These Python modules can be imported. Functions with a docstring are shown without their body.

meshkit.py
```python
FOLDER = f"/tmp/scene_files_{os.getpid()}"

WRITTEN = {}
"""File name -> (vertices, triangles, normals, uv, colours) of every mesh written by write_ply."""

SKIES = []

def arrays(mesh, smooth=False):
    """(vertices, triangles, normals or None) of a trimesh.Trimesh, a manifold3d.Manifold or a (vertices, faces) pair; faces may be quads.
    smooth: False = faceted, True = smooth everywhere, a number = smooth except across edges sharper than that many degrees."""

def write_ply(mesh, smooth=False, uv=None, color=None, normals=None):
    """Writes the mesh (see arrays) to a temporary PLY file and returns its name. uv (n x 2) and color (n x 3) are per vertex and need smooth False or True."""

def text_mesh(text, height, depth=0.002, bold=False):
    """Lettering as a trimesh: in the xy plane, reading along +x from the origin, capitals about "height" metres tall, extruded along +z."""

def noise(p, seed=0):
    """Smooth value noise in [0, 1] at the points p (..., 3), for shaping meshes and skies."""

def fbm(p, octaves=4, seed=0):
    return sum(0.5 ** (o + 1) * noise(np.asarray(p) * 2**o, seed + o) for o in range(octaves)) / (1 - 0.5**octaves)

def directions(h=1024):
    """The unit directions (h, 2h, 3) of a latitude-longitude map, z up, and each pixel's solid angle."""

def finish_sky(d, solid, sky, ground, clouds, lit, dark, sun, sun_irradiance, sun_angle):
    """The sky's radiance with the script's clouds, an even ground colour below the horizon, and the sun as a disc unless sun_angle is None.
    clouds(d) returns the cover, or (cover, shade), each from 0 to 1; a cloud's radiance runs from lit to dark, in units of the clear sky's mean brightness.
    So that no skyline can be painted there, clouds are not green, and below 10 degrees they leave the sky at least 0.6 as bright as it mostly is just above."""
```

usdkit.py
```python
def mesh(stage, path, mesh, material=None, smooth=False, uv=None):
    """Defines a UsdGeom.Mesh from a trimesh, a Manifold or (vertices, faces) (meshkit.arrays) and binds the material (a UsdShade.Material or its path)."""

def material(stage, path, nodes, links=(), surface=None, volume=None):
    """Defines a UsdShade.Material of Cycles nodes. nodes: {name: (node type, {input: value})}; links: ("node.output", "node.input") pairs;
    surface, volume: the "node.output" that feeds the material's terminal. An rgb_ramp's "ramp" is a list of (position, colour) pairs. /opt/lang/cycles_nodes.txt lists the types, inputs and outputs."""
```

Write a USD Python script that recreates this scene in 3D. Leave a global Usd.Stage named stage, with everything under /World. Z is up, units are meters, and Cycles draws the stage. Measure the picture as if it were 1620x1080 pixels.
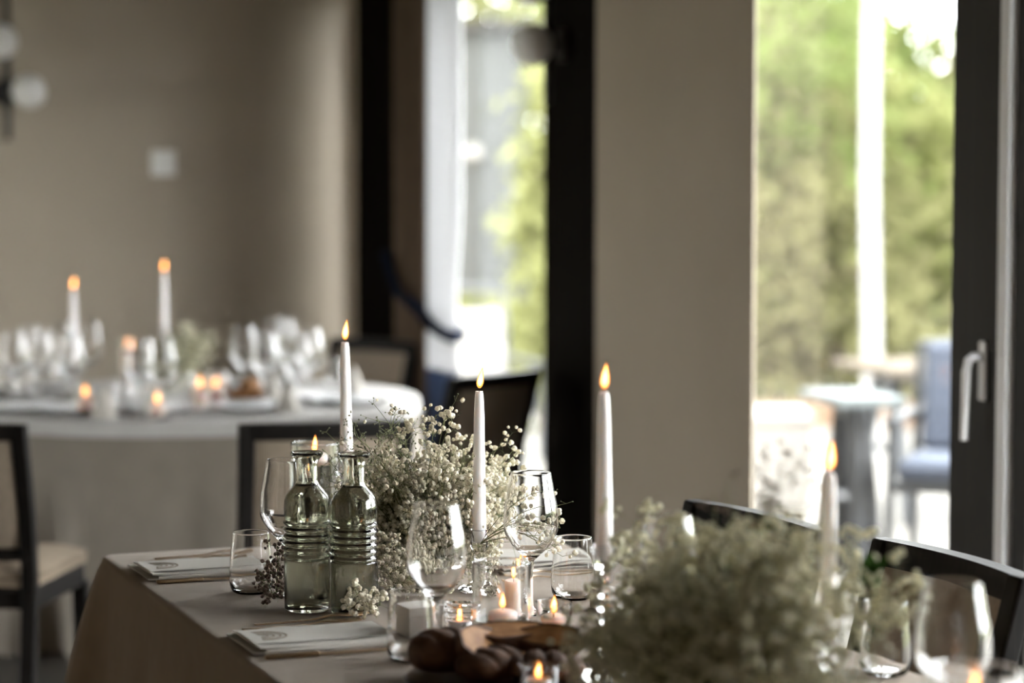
import math, random
import numpy as np, trimesh, manifold3d as m3
import usdkit, meshkit
from pxr import Usd, UsdGeom, UsdLux, UsdShade, Gf, Sdf

random.seed(7)
stage = Usd.Stage.CreateInMemory()
UsdGeom.Xform.Define(stage, '/World')
UsdGeom.Scope.Define(stage, '/World/Looks')

# ------------------------------------------------------------------ camera
FPX, PITCH, CAM_Z, TABLE_Z = 3800.0, math.radians(3.95), 1.51, 0.75
cam = UsdGeom.Camera.Define(stage, '/World/camera')
cam.CreateHorizontalApertureAttr(36.0)
cam.CreateVerticalApertureAttr(24.0)
cam.CreateFocalLengthAttr(36.0 * FPX / 1620.0)
cam.CreateClippingRangeAttr(Gf.Vec2f(0.05, 300))
cam.CreateFStopAttr(1.8)
cam.CreateFocusDistanceAttr(4.28)
cam.AddTranslateOp().Set(Gf.Vec3d(0, 0, CAM_Z))
cam.AddRotateXOp().Set(90 - math.degrees(PITCH))
cam.CreateExposureAttr(1.6)

# ------------------------------------------------------------------ sky and sun
dome = UsdLux.DomeLight.Define(stage, '/World/sky')
dome.CreateIntensityAttr(2.3)
dome.CreateColorAttr(Gf.Vec3f(0.96, 0.98, 1.0))
sun = UsdLux.DistantLight.Define(stage, '/World/sun')
sun.CreateIntensityAttr(3.2)
sun.CreateAngleAttr(1.0)
sun.CreateColorAttr(Gf.Vec3f(1.0, 0.93, 0.80))
# the sun stands high, behind and to the left of the camera, over the roof: it lights the garden from the house side
sun.AddRotateZOp().Set(-38)
sun.AddRotateXOp().Set(42)

# ------------------------------------------------------------------ frames of reference
_F = np.array([0, math.cos(PITCH), -math.sin(PITCH)])
_U = np.array([0, math.sin(PITCH), math.cos(PITCH)])
_R = np.array([1.0, 0, 0])
_C = np.array([0, 0, CAM_Z])


def ray(x, y):
    return _F + (x - 810) / FPX * _R - (y - 540) / FPX * _U


def at(x, y, depth):
    """The point at that distance from the photographer seen at a pixel of the 1620 x 1080 photograph."""
    return _C + ray(x, y) * depth


def on(x, y, z=TABLE_Z):
    r = ray(x, y)
    return _C + r * (z - CAM_Z) / r[2]


THETA = math.radians(21.3)                     # the room's and the long table's direction
DEG = math.degrees(THETA)
VV = np.array([math.cos(THETA), math.sin(THETA), 0])
UU = np.array([-math.sin(THETA), math.cos(THETA), 0])
K0 = np.array([-0.822, 4.789, 0])              # far left corner of the long table


def room(s, w, z=0.0):
    """s across the room towards the garden windows, w along it towards the far wall, from the table's far left corner."""
    return K0 + s * VV + w * UU + np.array([0, 0, z])


def sw(P):
    d = np.asarray(P, float) - K0
    return float(d @ VV), float(d @ UU)


# ------------------------------------------------------------------ scene helpers
USED = {}


def numbered(parent, name):
    k = (parent, name)
    USED[k] = USED.get(k, -1) + 1
    return name if USED[k] == 0 else f'{name}_{USED[k]:03d}'


def keys(prim, label=None, cat=None, group=None, kind=None):
    for k, x in (('label', label), ('category', cat), ('group', group), ('kind', kind)):
        if x:
            prim.SetCustomDataByKey(k, x)
    return prim


def thing(name, label, cat, loc=(0, 0, 0), rotz=0.0, group=None, kind=None):
    x = UsdGeom.Xform.Define(stage, '/World/' + numbered('/World', name))
    x.AddTranslateOp().Set(Gf.Vec3d(*map(float, loc)))
    x.AddRotateZOp().Set(float(rotz))
    return keys(x.GetPrim(), label, cat, group, kind)


def obj(name, mesh, mat, parent=None, smooth=30, label=None, cat=None, group=None, kind=None, loc=None):
    base = str(parent.GetPath()) if parent is not None else '/World'
    m = usdkit.mesh(stage, base + '/' + numbered(base, name), mesh, mat, smooth=smooth)
    if loc is not None:
        m.AddTranslateOp().Set(Gf.Vec3d(*map(float, loc)))
    return keys(m.GetPrim(), label, cat, group, kind)


def dup(root, loc, rotz=0.0, label=None, group=None, scale=None):
    was = root.GetCustomData()
    name = root.GetName()
    name = name[:-4] if name[-3:].isdigit() else name
    x = UsdGeom.Xform.Define(stage, '/World/' + numbered('/World', name))
    x.AddTranslateOp().Set(Gf.Vec3d(*map(float, loc)))
    x.AddRotateZOp().Set(float(rotz))
    if scale:
        x.AddScaleOp().Set(Gf.Vec3f(*scale))
    p = x.GetPrim()
    p.GetReferences().AddInternalReference(root.GetPath())
    p.SetInstanceable(True)
    return keys(p, label or was['label'], was['category'], group or was.get('group'))


def cat_(ms):
    return trimesh.util.concatenate(ms)


def box(x0, x1, y0, y1, z0, z1):
    m = trimesh.creation.box([x1 - x0, y1 - y0, z1 - z0])
    m.apply_translation([(x0 + x1) / 2, (y0 + y1) / 2, (z0 + z1) / 2])
    return m


def rbox(x0, x1, y0, y1, z0, z1, r=0.004):
    r = min(r, (x1 - x0) / 2.01, (y1 - y0) / 2.01, (z1 - z0) / 2.01)
    pts = []
    s = trimesh.creation.icosphere(1, r).vertices
    for x in (x0 + r, x1 - r):
        for y in (y0 + r, y1 - r):
            for z in (z0 + r, z1 - r):
                pts.append(s + [x, y, z])
    return trimesh.convex.convex_hull(np.vstack(pts))


def rot(m, ang, axis, point=(0, 0, 0)):
    m = m.copy()
    m.apply_transform(trimesh.transformations.rotation_matrix(math.radians(ang), axis, point))
    return m


def move(m, d):
    m = m.copy()
    m.apply_translation(d)
    return m


def room_mesh(m):
    """A mesh given in (s, w, z) of the room, in world coordinates."""
    m = m.copy()
    m.vertices = K0 + m.vertices[:, :1] * VV + m.vertices[:, 1:2] * UU + m.vertices[:, 2:] * [0, 0, 1.0]
    return m


def rb(s0, s1, w0, w1, z0, z1):
    return room_mesh(box(s0, s1, w0, w1, z0, z1))


def lathe(profile, n=48, closed=True):
    """Turns an (r, z) outline round the z axis; the outline is closed on itself or ends on the axis."""
    p = np.asarray(profile, float)
    a = np.arange(n) * 2 * np.pi / n
    v = np.stack([p[None, :, 0] * np.cos(a)[:, None], p[None, :, 0] * np.sin(a)[:, None], np.broadcast_to(p[None, :, 1], (n, len(p)))], -1).reshape(-1, 3)
    k = len(p)
    f = []
    last = k if closed else k - 1
    for i in range(last):
        j = (i + 1) % k
        for q in range(n):
            q2 = (q + 1) % n
            A, B, C_, D = q * k + i, q2 * k + i, q2 * k + j, q * k + j
            f += [[A, B, C_], [A, C_, D]]
    m = trimesh.Trimesh(v, f, process=False)
    m.merge_vertices()
    m.update_faces(m.nondegenerate_faces())
    if m.volume < 0:
        m.invert()
    return m


def spl(points, n=40):
    from scipy.interpolate import PchipInterpolator
    p = np.asarray(points, float)
    d = np.concatenate([[0], np.cumsum(np.linalg.norm(np.diff(p, axis=0), axis=1))])
    t = np.linspace(0, d[-1], n)
    return np.stack([PchipInterpolator(d, p[:, 0])(t), PchipInterpolator(d, p[:, 1])(t)], 1)


def tube(points, radii, sides=6, caps=True):
    p = np.asarray(points, float)
    r = np.broadcast_to(np.asarray(radii, float), (len(p),))
    t = np.gradient(p, axis=0)
    t /= np.linalg.norm(t, axis=1, keepdims=True) + 1e-12
    ref = np.array([0, 0, 1.0]) if abs(t.mean(0)[2]) < 0.8 else np.array([1.0, 0, 0])
    a = np.cross(t, ref)
    a /= np.linalg.norm(a, axis=1, keepdims=True) + 1e-12
    b = np.cross(t, a)
    ang = np.arange(sides) * 2 * np.pi / sides
    v = (p[:, None] + r[:, None, None] * (np.cos(ang)[None, :, None] * a[:, None] + np.sin(ang)[None, :, None] * b[:, None])).reshape(-1, 3)
    i, j = np.meshgrid(np.arange(len(p) - 1), np.arange(sides), indexing='ij')
    q = np.stack([i * sides + j, i * sides + (j + 1) % sides, (i + 1) * sides + (j + 1) % sides, (i + 1) * sides + j], -1).reshape(-1, 4)
    f = np.vstack([q[:, [0, 2, 1]], q[:, [0, 3, 2]]])
    if caps:
        e = len(v) - sides
        f = np.vstack([f] + [[[0, k, k + 1]] for k in range(1, sides - 1)] + [[[e, e + k + 1, e + k]] for k in range(1, sides - 1)])
    return v, f


def join(vf):
    vs, fs, n = [], [], 0
    for v, f in vf:
        vs.append(v)
        fs.append(f + n)
        n += len(v)
    return np.vstack(vs), np.vstack(fs)


def tm(vf):
    m = trimesh.Trimesh(vf[0], vf[1], process=False)
    if m.is_watertight and m.volume < 0:
        m.invert()
    return m


def scatter(v, f, P, S, rng):
    """Many copies of a small mesh, each turned at random, as one mesh."""
    n = len(P)
    q = rng.normal(size=(n, 4))
    q /= np.linalg.norm(q, axis=1, keepdims=True)
    w, x, y, z = q.T
    Rm = np.stack([1 - 2 * (y * y + z * z), 2 * (x * y - z * w), 2 * (x * z + y * w), 2 * (x * y + z * w), 1 - 2 * (x * x + z * z), 2 * (y * z - x * w), 2 * (x * z - y * w), 2 * (y * z + x * w), 1 - 2 * (x * x + y * y)], -1).reshape(n, 3, 3)
    V = np.einsum('nij,kj->nki', Rm, v) * np.asarray(S).reshape(n, 1, 1) + P[:, None]
    return V.reshape(-1, 3), (f[None] + (np.arange(n) * len(v))[:, None, None]).reshape(-1, 3)


# ------------------------------------------------------------------ materials
def look(name, nodes, links=(), surface='p.BSDF', **k):
    return usdkit.material(stage, '/World/Looks/' + name, nodes, links, surface=surface, **k)


def plain(name, color, rough=0.5, **k):
    return look(name, {'p': ('principled_bsdf', {'base_color': color, 'roughness': rough, **k})})


def grainy(name, c1, c2, scale=40.0, rough=0.6, bump=0.0, bscale=300.0, stretch=(1, 1, 1), detail=3.0, **k):
    """Two tones mixed by noise that sits in the thing's own coordinates, with a fine relief."""
    nodes = {'t': ('texture_coordinate', {}), 'm': ('mapping', {'scale': stretch}), 'n': ('noise_texture', {'scale': scale, 'detail': detail}),
             'r': ('rgb_ramp', {'ramp': [(0.3, c1), (0.7, c2)]}), 'p': ('principled_bsdf', {'roughness': rough, **k})}
    links = [('t.object', 'm.vector'), ('m.vector', 'n.vector'), ('n.fac', 'r.fac'), ('r.color', 'p.base_color')]
    if bump:
        nodes |= {'n2': ('noise_texture', {'scale': bscale, 'detail': 2.0}), 'b': ('bump', {'strength': bump, 'distance': 0.001})}
        links += [('m.vector', 'n2.vector'), ('n2.fac', 'b.height'), ('b.normal', 'p.normal')]
    return look(name, nodes, links)


M = {}
M['plaster'] = grainy('greige_plaster', (0.31, 0.255, 0.19), (0.33, 0.272, 0.205), 3.0, 0.7, 0.15, 120.0)
M['satin_wall'] = grainy('satin_greige_wall', (0.40, 0.335, 0.255), (0.42, 0.355, 0.27), 3.0, 0.5, 0.0)  # same greige paint as the plaster, lightened to stand for more window light
M['ceiling'] = plain('ceiling_paint', (0.16, 0.14, 0.12), 0.8)
M['floor'] = grainy('dark_floor', (0.060, 0.056, 0.048), (0.085, 0.080, 0.070), 2.0, 0.45, 0.1, 60.0, (1, 8, 1))
M['black_wood'] = grainy('black_wood', (0.006, 0.0055, 0.005), (0.012, 0.010, 0.009), 12.0, 0.5, 0.1, 150.0, (8, 8, 1), specular_ior_level=0.1)
M['black_panel'] = plain('black_panel', (0.006, 0.005, 0.004), 0.8, specular_ior_level=0.03)
M['frame'] = plain('window_frame_paint', (0.020, 0.018, 0.015), 0.5, specular_ior_level=0.25)
M['alu'] = plain('aluminium', (0.72, 0.72, 0.74), 0.35, metallic=0.6)
M['light_trim'] = plain('light_trim', (0.85, 0.85, 0.87), 0.5)  # frame edge made extra pale to stand for light falling on it
M['black_metal'] = plain('black_metal', (0.010, 0.010, 0.010), 0.4, metallic=0.3)
M['upholstery'] = grainy('taupe_upholstery', (0.20, 0.158, 0.113), (0.25, 0.197, 0.143), 60.0, 0.85, 0.4, 700.0, sheen_weight=0.2)
M['seat'] = grainy('seat_upholstery', (0.235, 0.18, 0.125), (0.27, 0.21, 0.148), 60.0, 0.85, 0.4, 700.0)
M['linen'] = grainy('taupe_linen', (0.185, 0.13, 0.082), (0.205, 0.147, 0.096), 25.0, 0.85, 0.5, 900.0, sheen_weight=0.15)
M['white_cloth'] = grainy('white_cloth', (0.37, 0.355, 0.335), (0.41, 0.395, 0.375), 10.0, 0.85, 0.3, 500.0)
M['beige_cloth'] = grainy('beige_cloth', (0.165, 0.142, 0.112), (0.19, 0.163, 0.13), 10.0, 0.85, 0.3, 500.0)  # darker copy of the white cloth, standing for shade on the skirt
M['napkin'] = grainy('white_napkin', (0.44, 0.41, 0.365), (0.50, 0.47, 0.42), 30.0, 0.9, 0.5, 900.0)
M['paper'] = plain('card_paper', (0.46, 0.435, 0.39), 0.8)
M['print'] = plain('tan_print', (0.20, 0.155, 0.11), 0.8)
M['boxcard'] = grainy('box_card', (0.50, 0.46, 0.41), (0.55, 0.51, 0.46), 15.0, 0.8)
M['ribbon'] = plain('grey_mark', (0.30, 0.27, 0.24), 0.8)
M['gold'] = plain('brushed_gold', (0.50, 0.36, 0.22), 0.35, metallic=1.0)
M['steel'] = plain('steel', (0.55, 0.55, 0.55), 0.22, metallic=1.0)
M['glass'] = plain('clear_glass', (1, 1, 1), 0.0, transmission_weight=1.0, ior=1.47)
M['green_glass'] = plain('bottle_glass', (0.74, 0.745, 0.675), 0.0, transmission_weight=1.0, ior=1.5)
M['water'] = plain('water', (0.58, 0.59, 0.53), 0.0, transmission_weight=1.0, ior=1.33)
M['wax'] = plain('white_wax', (0.90, 0.85, 0.84), 0.42, subsurface_weight=0.25, subsurface_scale=0.004, subsurface_radius=(1.0, 0.8, 0.7))
M['blush_wax'] = plain('blush_wax', (0.80, 0.62, 0.55), 0.42, subsurface_weight=0.5, subsurface_scale=0.012, subsurface_radius=(1.0, 0.5, 0.35))
M['wick'] = plain('burnt_wick', (0.015, 0.012, 0.01), 0.9)
M['porcelain'] = plain('porcelain', (0.78, 0.78, 0.78), 0.15)
M['opal'] = plain('opal_glass', (0.80, 0.78, 0.76), 0.6, specular_ior_level=0.2)
M['plastic'] = plain('white_plastic', (0.90, 0.89, 0.86), 0.4)
M['crust'] = grainy('dark_crust', (0.040, 0.017, 0.008), (0.12, 0.052, 0.020), 35.0, 0.75, 0.6, 90.0)
M['golden_crust'] = grainy('golden_crust', (0.24, 0.10, 0.03), (0.42, 0.21, 0.075), 40.0, 0.6, 0.6, 120.0)
M['crumb'] = grainy('bread_crumb', (0.15, 0.085, 0.038), (0.25, 0.15, 0.07), 90.0, 0.8, 0.8, 200.0)
M['stem'] = plain('flower_stem', (0.19, 0.21, 0.085), 0.6)
M['bud'] = plain('flower_bud', (0.11, 0.12, 0.05), 0.6)
M['navy'] = grainy('navy_fabric', (0.045, 0.075, 0.165), (0.06, 0.10, 0.21), 30.0, 0.85)
M['tieback'] = plain('dark_navy_rope', (0.006, 0.009, 0.020), 0.9, specular_ior_level=0.05)
M['black_drape'] = plain('black_drape', (0.006, 0.005, 0.004), 0.9, specular_ior_level=0.0)
M['brown_drape'] = grainy('brown_drape', (0.085, 0.060, 0.042), (0.10, 0.072, 0.05), 20.0, 0.9, specular_ior_level=0.0)
M['patio'] = grainy('patio_stone', (0.085, 0.078, 0.066), (0.11, 0.103, 0.089), 5.0, 0.8)
M['lawn'] = grainy('lawn', (0.075, 0.088, 0.025), (0.12, 0.128, 0.048), 2.0, 0.9)
M['render_wall'] = plain('white_render', (0.19, 0.18, 0.165), 0.8)
M['grey_board'] = grainy('grey_board', (0.052, 0.054, 0.051), (0.062, 0.064, 0.061), 3.0, 0.9, stretch=(6, 6, 1), specular_ior_level=0.1)
M['birch'] = grainy('birch_bark', (0.20, 0.195, 0.185), (0.30, 0.295, 0.285), 6.0, 0.8, 0.4, 40.0, (1, 1, 5))
M['bark'] = grainy('bark', (0.10, 0.075, 0.05), (0.17, 0.13, 0.09), 12.0, 0.9, 0.5, 40.0)
M['soil'] = grainy('bed_timber', (0.10, 0.06, 0.035), (0.16, 0.10, 0.06), 8.0, 0.9)
M['teak'] = grainy('weathered_timber', (0.07, 0.058, 0.044), (0.09, 0.075, 0.058), 6.0, 0.95, specular_ior_level=0.05)
M['grey_top'] = plain('pale_table_top', (0.115, 0.128, 0.128), 0.8, specular_ior_level=0.1)
M['dark_rattan'] = plain('dark_garden_metal', (0.018, 0.020, 0.022), 0.5)
M['blue_cushion'] = plain('blue_grey_cushion', (0.05, 0.06, 0.083), 0.9)
M['terracotta'] = plain('terracotta', (0.50, 0.26, 0.14), 0.8)


def leafy(name, c1, c2, trans=0.45, scale=0.9):
    return look(name, {'g': ('geometry', {}), 'n': ('noise_texture', {'scale': scale, 'detail': 2.0}), 'i': ('math', {'math_type': 'multiply_add', 'value2': 0.5}),
                       'r': ('rgb_ramp', {'ramp': [(0.25, c1), (0.75, c2)]}), 'd': ('diffuse_bsdf', {}), 't': ('translucent_bsdf', {}), 'x': ('mix_closure', {'fac': trans})},
                [('g.position', 'n.vector'), ('g.random_per_island', 'i.value1'), ('n.fac', 'i.value3'), ('i.value', 'r.fac'), ('r.color', 'd.color'), ('r.color', 't.color'), ('d.BSDF', 'x.closure1'), ('t.BSDF', 'x.closure2')], 'x.closure')


M['leaf_a'] = leafy('leaf_yellow_green', (0.08, 0.092, 0.024), (0.235, 0.235, 0.11))
M['leaf_b'] = leafy('leaf_fresh_green', (0.055, 0.08, 0.016), (0.195, 0.22, 0.095))
M['leaf_c'] = leafy('leaf_olive', (0.062, 0.065, 0.024), (0.195, 0.185, 0.095))
M['dark_leaf'] = leafy('leaf_dark', (0.025, 0.055, 0.012), (0.04, 0.08, 0.02), 0.25, 30.0)
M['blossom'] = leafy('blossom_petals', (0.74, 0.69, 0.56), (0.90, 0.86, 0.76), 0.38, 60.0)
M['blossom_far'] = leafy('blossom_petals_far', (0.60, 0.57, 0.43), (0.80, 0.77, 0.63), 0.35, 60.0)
M['dried'] = leafy('dried_blossom', (0.22, 0.165, 0.13), (0.38, 0.30, 0.245), 0.35, 60.0)
M['sheer'] = look('white_sheer', {'d': ('diffuse_bsdf', {'color': (0.64, 0.64, 0.65)}), 't': ('translucent_bsdf', {'color': (0.56, 0.56, 0.565)}), 'x': ('mix_closure', {'fac': 0.5})}, [('d.BSDF', 'x.closure1'), ('t.BSDF', 'x.closure2')], 'x.closure')
M['pane'] = look('window_pane', {'a': ('transparent_bsdf', {'color': (0.985, 0.99, 0.985)}), 'g': ('glossy_bsdf', {'color': (1, 1, 1), 'roughness': 0.0}), 'x': ('mix_closure', {'fac': 0.04})},
                 [('a.BSDF', 'x.closure1'), ('g.BSDF', 'x.closure2')], 'x.closure')
M['flame_core'] = look('flame_core', {'t': ('texture_coordinate', {}), 's': ('separate_xyz', {}), 'm': ('map_range', {'from_min': 0.0, 'from_max': 0.030, 'clamp': True}),
                                      'r': ('rgb_ramp', {'ramp': [(0.0, (1.0, 0.20, 0.025)), (0.25, (1.0, 0.40, 0.11)), (0.6, (1.0, 0.47, 0.16)), (1.0, (1.0, 0.42, 0.11))]}), 'e': ('emission', {'strength': 5.0})},
                       [('t.object', 's.vector'), ('s.z', 'm.value'), ('m.result', 'r.fac'), ('r.color', 'e.color')], 'e.emission')
M['flame_shell'] = look('flame_shell', {'e': ('emission', {'color': (1.0, 0.30, 0.05), 'strength': 1.1}), 'a': ('transparent_bsdf', {}), 'x': ('mix_closure', {'fac': 0.55})},
                        [('a.BSDF', 'x.closure1'), ('e.emission', 'x.closure2')], 'x.closure')


# ================================================================== the room
S_WIN, S_LEFT, W_FAR, W_NEAR, Z_CEIL, TH = 2.10, -5.0, 4.95, -7.0, 2.95, 0.24


def struct(name, mesh, mat, parent=None, **k):
    return obj(name, mesh, mat, parent, kind='structure' if parent is None else None, **k)


struct('floor', rb(S_LEFT - TH, S_WIN + TH, W_NEAR - TH, W_FAR + TH, -0.12, 0.0), M['floor'], label='dark floor of the dining room', cat='floor')
struct('ceiling', rb(S_LEFT - 0.6, S_WIN + 0.6, W_NEAR - 0.6, W_FAR + 0.6, Z_CEIL, Z_CEIL + 0.2), M['ceiling'], label='dark ceiling above the dining room', cat='ceiling')
struct('wall_far', rb(S_LEFT, S_WIN, W_FAR, W_FAR + TH, 0, Z_CEIL), M['satin_wall'], label='greige plaster wall behind the round table', cat='wall')
struct('wall_near', rb(S_LEFT, S_WIN, W_NEAR - TH, W_NEAR, 0, Z_CEIL), M['plaster'], label='greige wall behind the photographer', cat='wall')
L_OPEN = ((2.45, 4.8),)


def wall_with_openings(s0, s1, opens, z0, z1):
    ms, w = [], W_NEAR
    for a, b in opens:
        ms.append(rb(s0, s1, w, a, 0, Z_CEIL))
        ms.append(rb(s0, s1, a, b, z1, Z_CEIL))
        if z0 > 0:
            ms.append(rb(s0, s1, a, b, 0, z0))
        w = b
    ms.append(rb(s0, s1, w, W_FAR, 0, Z_CEIL))
    return cat_(ms)


struct('wall_left', wall_with_openings(S_LEFT - TH, S_LEFT, L_OPEN, 0.1, 2.2), M['plaster'], label='greige wall with windows on the left of the room', cat='wall')
R_OPEN = ((-2.8, 2.2), (2.69, 4.78))
struct('wall_right', wall_with_openings(S_WIN, S_WIN + TH, R_OPEN, 0.0, 2.30), M['plaster'], label='greige wall pierced by garden windows', cat='wall')
# the pier stands a little proud of the windows
_pier = trimesh.creation.extrude_polygon(__import__('shapely').Polygon([(S_WIN - 0.075, 1.115), (S_WIN - 0.068, 1.118), (S_WIN + 0.02, 1.38), (S_WIN + 0.02, 2.205), (S_WIN - 0.075, 2.205)]), Z_CEIL, engine='earcut')
struct('trim_1', room_mesh(_pier), M['plaster'], smooth=10, label='greige plastered pier between the two garden windows', cat='pier')
struct('trim_2', room_mesh(rbox(S_WIN - 0.045, S_WIN + 0.02, 2.207, 2.715, 0.0, Z_CEIL, 0.006)), M['black_panel'], label='blackish brown panel between the pier and the far garden door', cat='panel')
struct('baseboard_far', rb(S_LEFT, S_WIN, W_FAR - 0.015, W_FAR, 0, 0.09), M['frame'], label='dark skirting along the far wall', cat='baseboard')


def sash(parent, w0, w1, z0, z1, s0, s1, fw):
    obj('frame_stile', room_mesh(rbox(s0, s1, w0, w0 + fw, z0, z1)), M['frame'], parent)
    obj('frame_stile', room_mesh(rbox(s0, s1, w1 - fw, w1, z0, z1)), M['frame'], parent)
    obj('frame_rail', room_mesh(rbox(s0, s1, w0 + fw, w1 - fw, z0, z0 + fw)), M['frame'], parent)
    obj('frame_rail', room_mesh(rbox(s0, s1, w0 + fw, w1 - fw, z1 - fw, z1)), M['frame'], parent)
    sm = (s0 + s1) / 2
    obj('pane', rb(sm - 0.006, sm + 0.006, w0 + fw - 0.006, w1 - fw + 0.006, z0 + fw - 0.006, z1 - fw + 0.006), M['pane'], parent)


def window(name, label, sashes, s0, s1, z0, z1, fw=0.1):
    x = UsdGeom.Xform.Define(stage, '/World/' + name).GetPrim()
    keys(x, label, 'window', kind='structure')
    for w0, w1, f in sashes:
        sash(x, w0, w1, z0, z1, s0, s1, f)
    return x


w1_ = window('window_1', 'tall garden door with blackish frame, sun-washed garden behind it', [(0.124, 2.19, 0.10)], S_WIN + 0.0, S_WIN + 0.075, 0.01, 2.29)
obj('frame_stile', room_mesh(rbox(S_WIN - 0.012, S_WIN + 0.07, -0.004, 0.122, 0.0, 2.30, 0.005)), M['frame'], w1_)
obj('sill_strip', room_mesh(rbox(S_WIN - 0.02, S_WIN + 0.07, -0.046, -0.006, 0.0, 2.30, 0.004)), M['light_trim'], w1_, label='aluminium frame edge, coloured pale to stand for light on it')
w2_ = window('window_2', 'garden window at the right edge of the picture beside the pale strip', [(-1.25, -0.048, 0.06), (-2.8, -1.26, 0.06)], S_WIN, S_WIN + 0.075, 0.01, 2.29)
w3_ = window('window_3', 'far garden door between white curtain and blackish panel', [(2.69, 4.78, 0.05)], S_WIN + 0.02, S_WIN + 0.09, 0.01, 2.29)
struct('wall_partition', rb(-2.52, -2.40, -6.0, 2.2, 0, Z_CEIL), M['plaster'], label='added unseen greige partition that keeps left window light off the long table', cat='wall')  # unseen partition added to shade the left side of the long table
for i, (a, b) in enumerate(L_OPEN):
    window(f'window_{4 + i}', 'window in the left wall outside the picture', [(a, b, 0.07)], S_LEFT - 0.12, S_LEFT - 0.05, 0.11, 2.19)

# lever handle of the garden door
hd = obj('handle', room_mesh(rbox(S_WIN - 0.024, S_WIN - 0.011, 0.036, 0.064, 0.985, 1.125, 0.005)), M['alu'], w1_, label='brushed metal lever handle')
lv = [(S_WIN - 0.02, 0.05, 1.088), (S_WIN - 0.045, 0.05, 1.088), (S_WIN - 0.056, 0.052, 1.080), (S_WIN - 0.060, 0.055, 1.055), (S_WIN - 0.060, 0.062, 0.893)]
obj('lever', room_mesh(tm(tube(lv, [0.011, 0.011, 0.011, 0.0105, 0.0095], 12))), M['alu'], hd)

# ------------------------------------------------------------------ curtains
def curtain(name, label, w0, w1, z0, z1, s, mat, folds, amp, tie=None, seed=0, cat='curtain'):
    """A pleated panel of cloth with thickness; tie = (height, squeezed half width, centre) gathers it."""
    n, k = 140, 60
    g = np.linspace(0, 1, n)
    zz = np.linspace(z0, z1, k)
    rng = np.random.default_rng(seed)
    ph = rng.uniform(0, 6.3, 3)
    front = np.zeros((k, n, 3))
    for i, z in enumerate(zz):
        w = w0 + (w1 - w0) * g
        a = amp
        if tie:
            zt, half, c = tie
            q = math.exp(-((z - zt) / 0.30) ** 2)
            w = w * (1 - q) + (c + (g - 0.5) * 2 * half) * q
        front[i, :, 1] = w
        front[i, :, 0] = s + a * (np.sin(g * folds * 6.283 + ph[0]) + 0.3 * np.sin(g * folds * 11.1 + ph[1] + z))
        front[i, :, 2] = z
    back = front + [0.004, 0, 0]
    v = np.vstack([front.reshape(-1, 3), back.reshape(-1, 3)])
    i, j = np.meshgrid(np.arange(k - 1), np.arange(n - 1), indexing='ij')
    q = np.stack([i * n + j, i * n + j + 1, (i + 1) * n + j + 1, (i + 1) * n + j], -1).reshape(-1, 4)
    f = np.vstack([q[:, [0, 1, 2]], q[:, [0, 2, 3]]])
    o = n * k
    f = np.vstack([f, f[:, ::-1] + o])
    return v, f


# the pleated panels hang from one black rail
rail = thing('curtain_rail', 'thin black curtain rail over the far garden door', 'curtain rail')
obj('rail', room_mesh(box(S_WIN - 0.075, S_WIN - 0.04, 2.84, 4.80, 2.80, 2.83)), M['black_metal'], rail)
for w in (2.95, 3.9, 4.75):
    obj('bracket', room_mesh(box(S_WIN - 0.075, S_WIN + 0.0, w - 0.015, w + 0.015, 2.83, 2.86)), M['black_metal'], rail)


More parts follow.
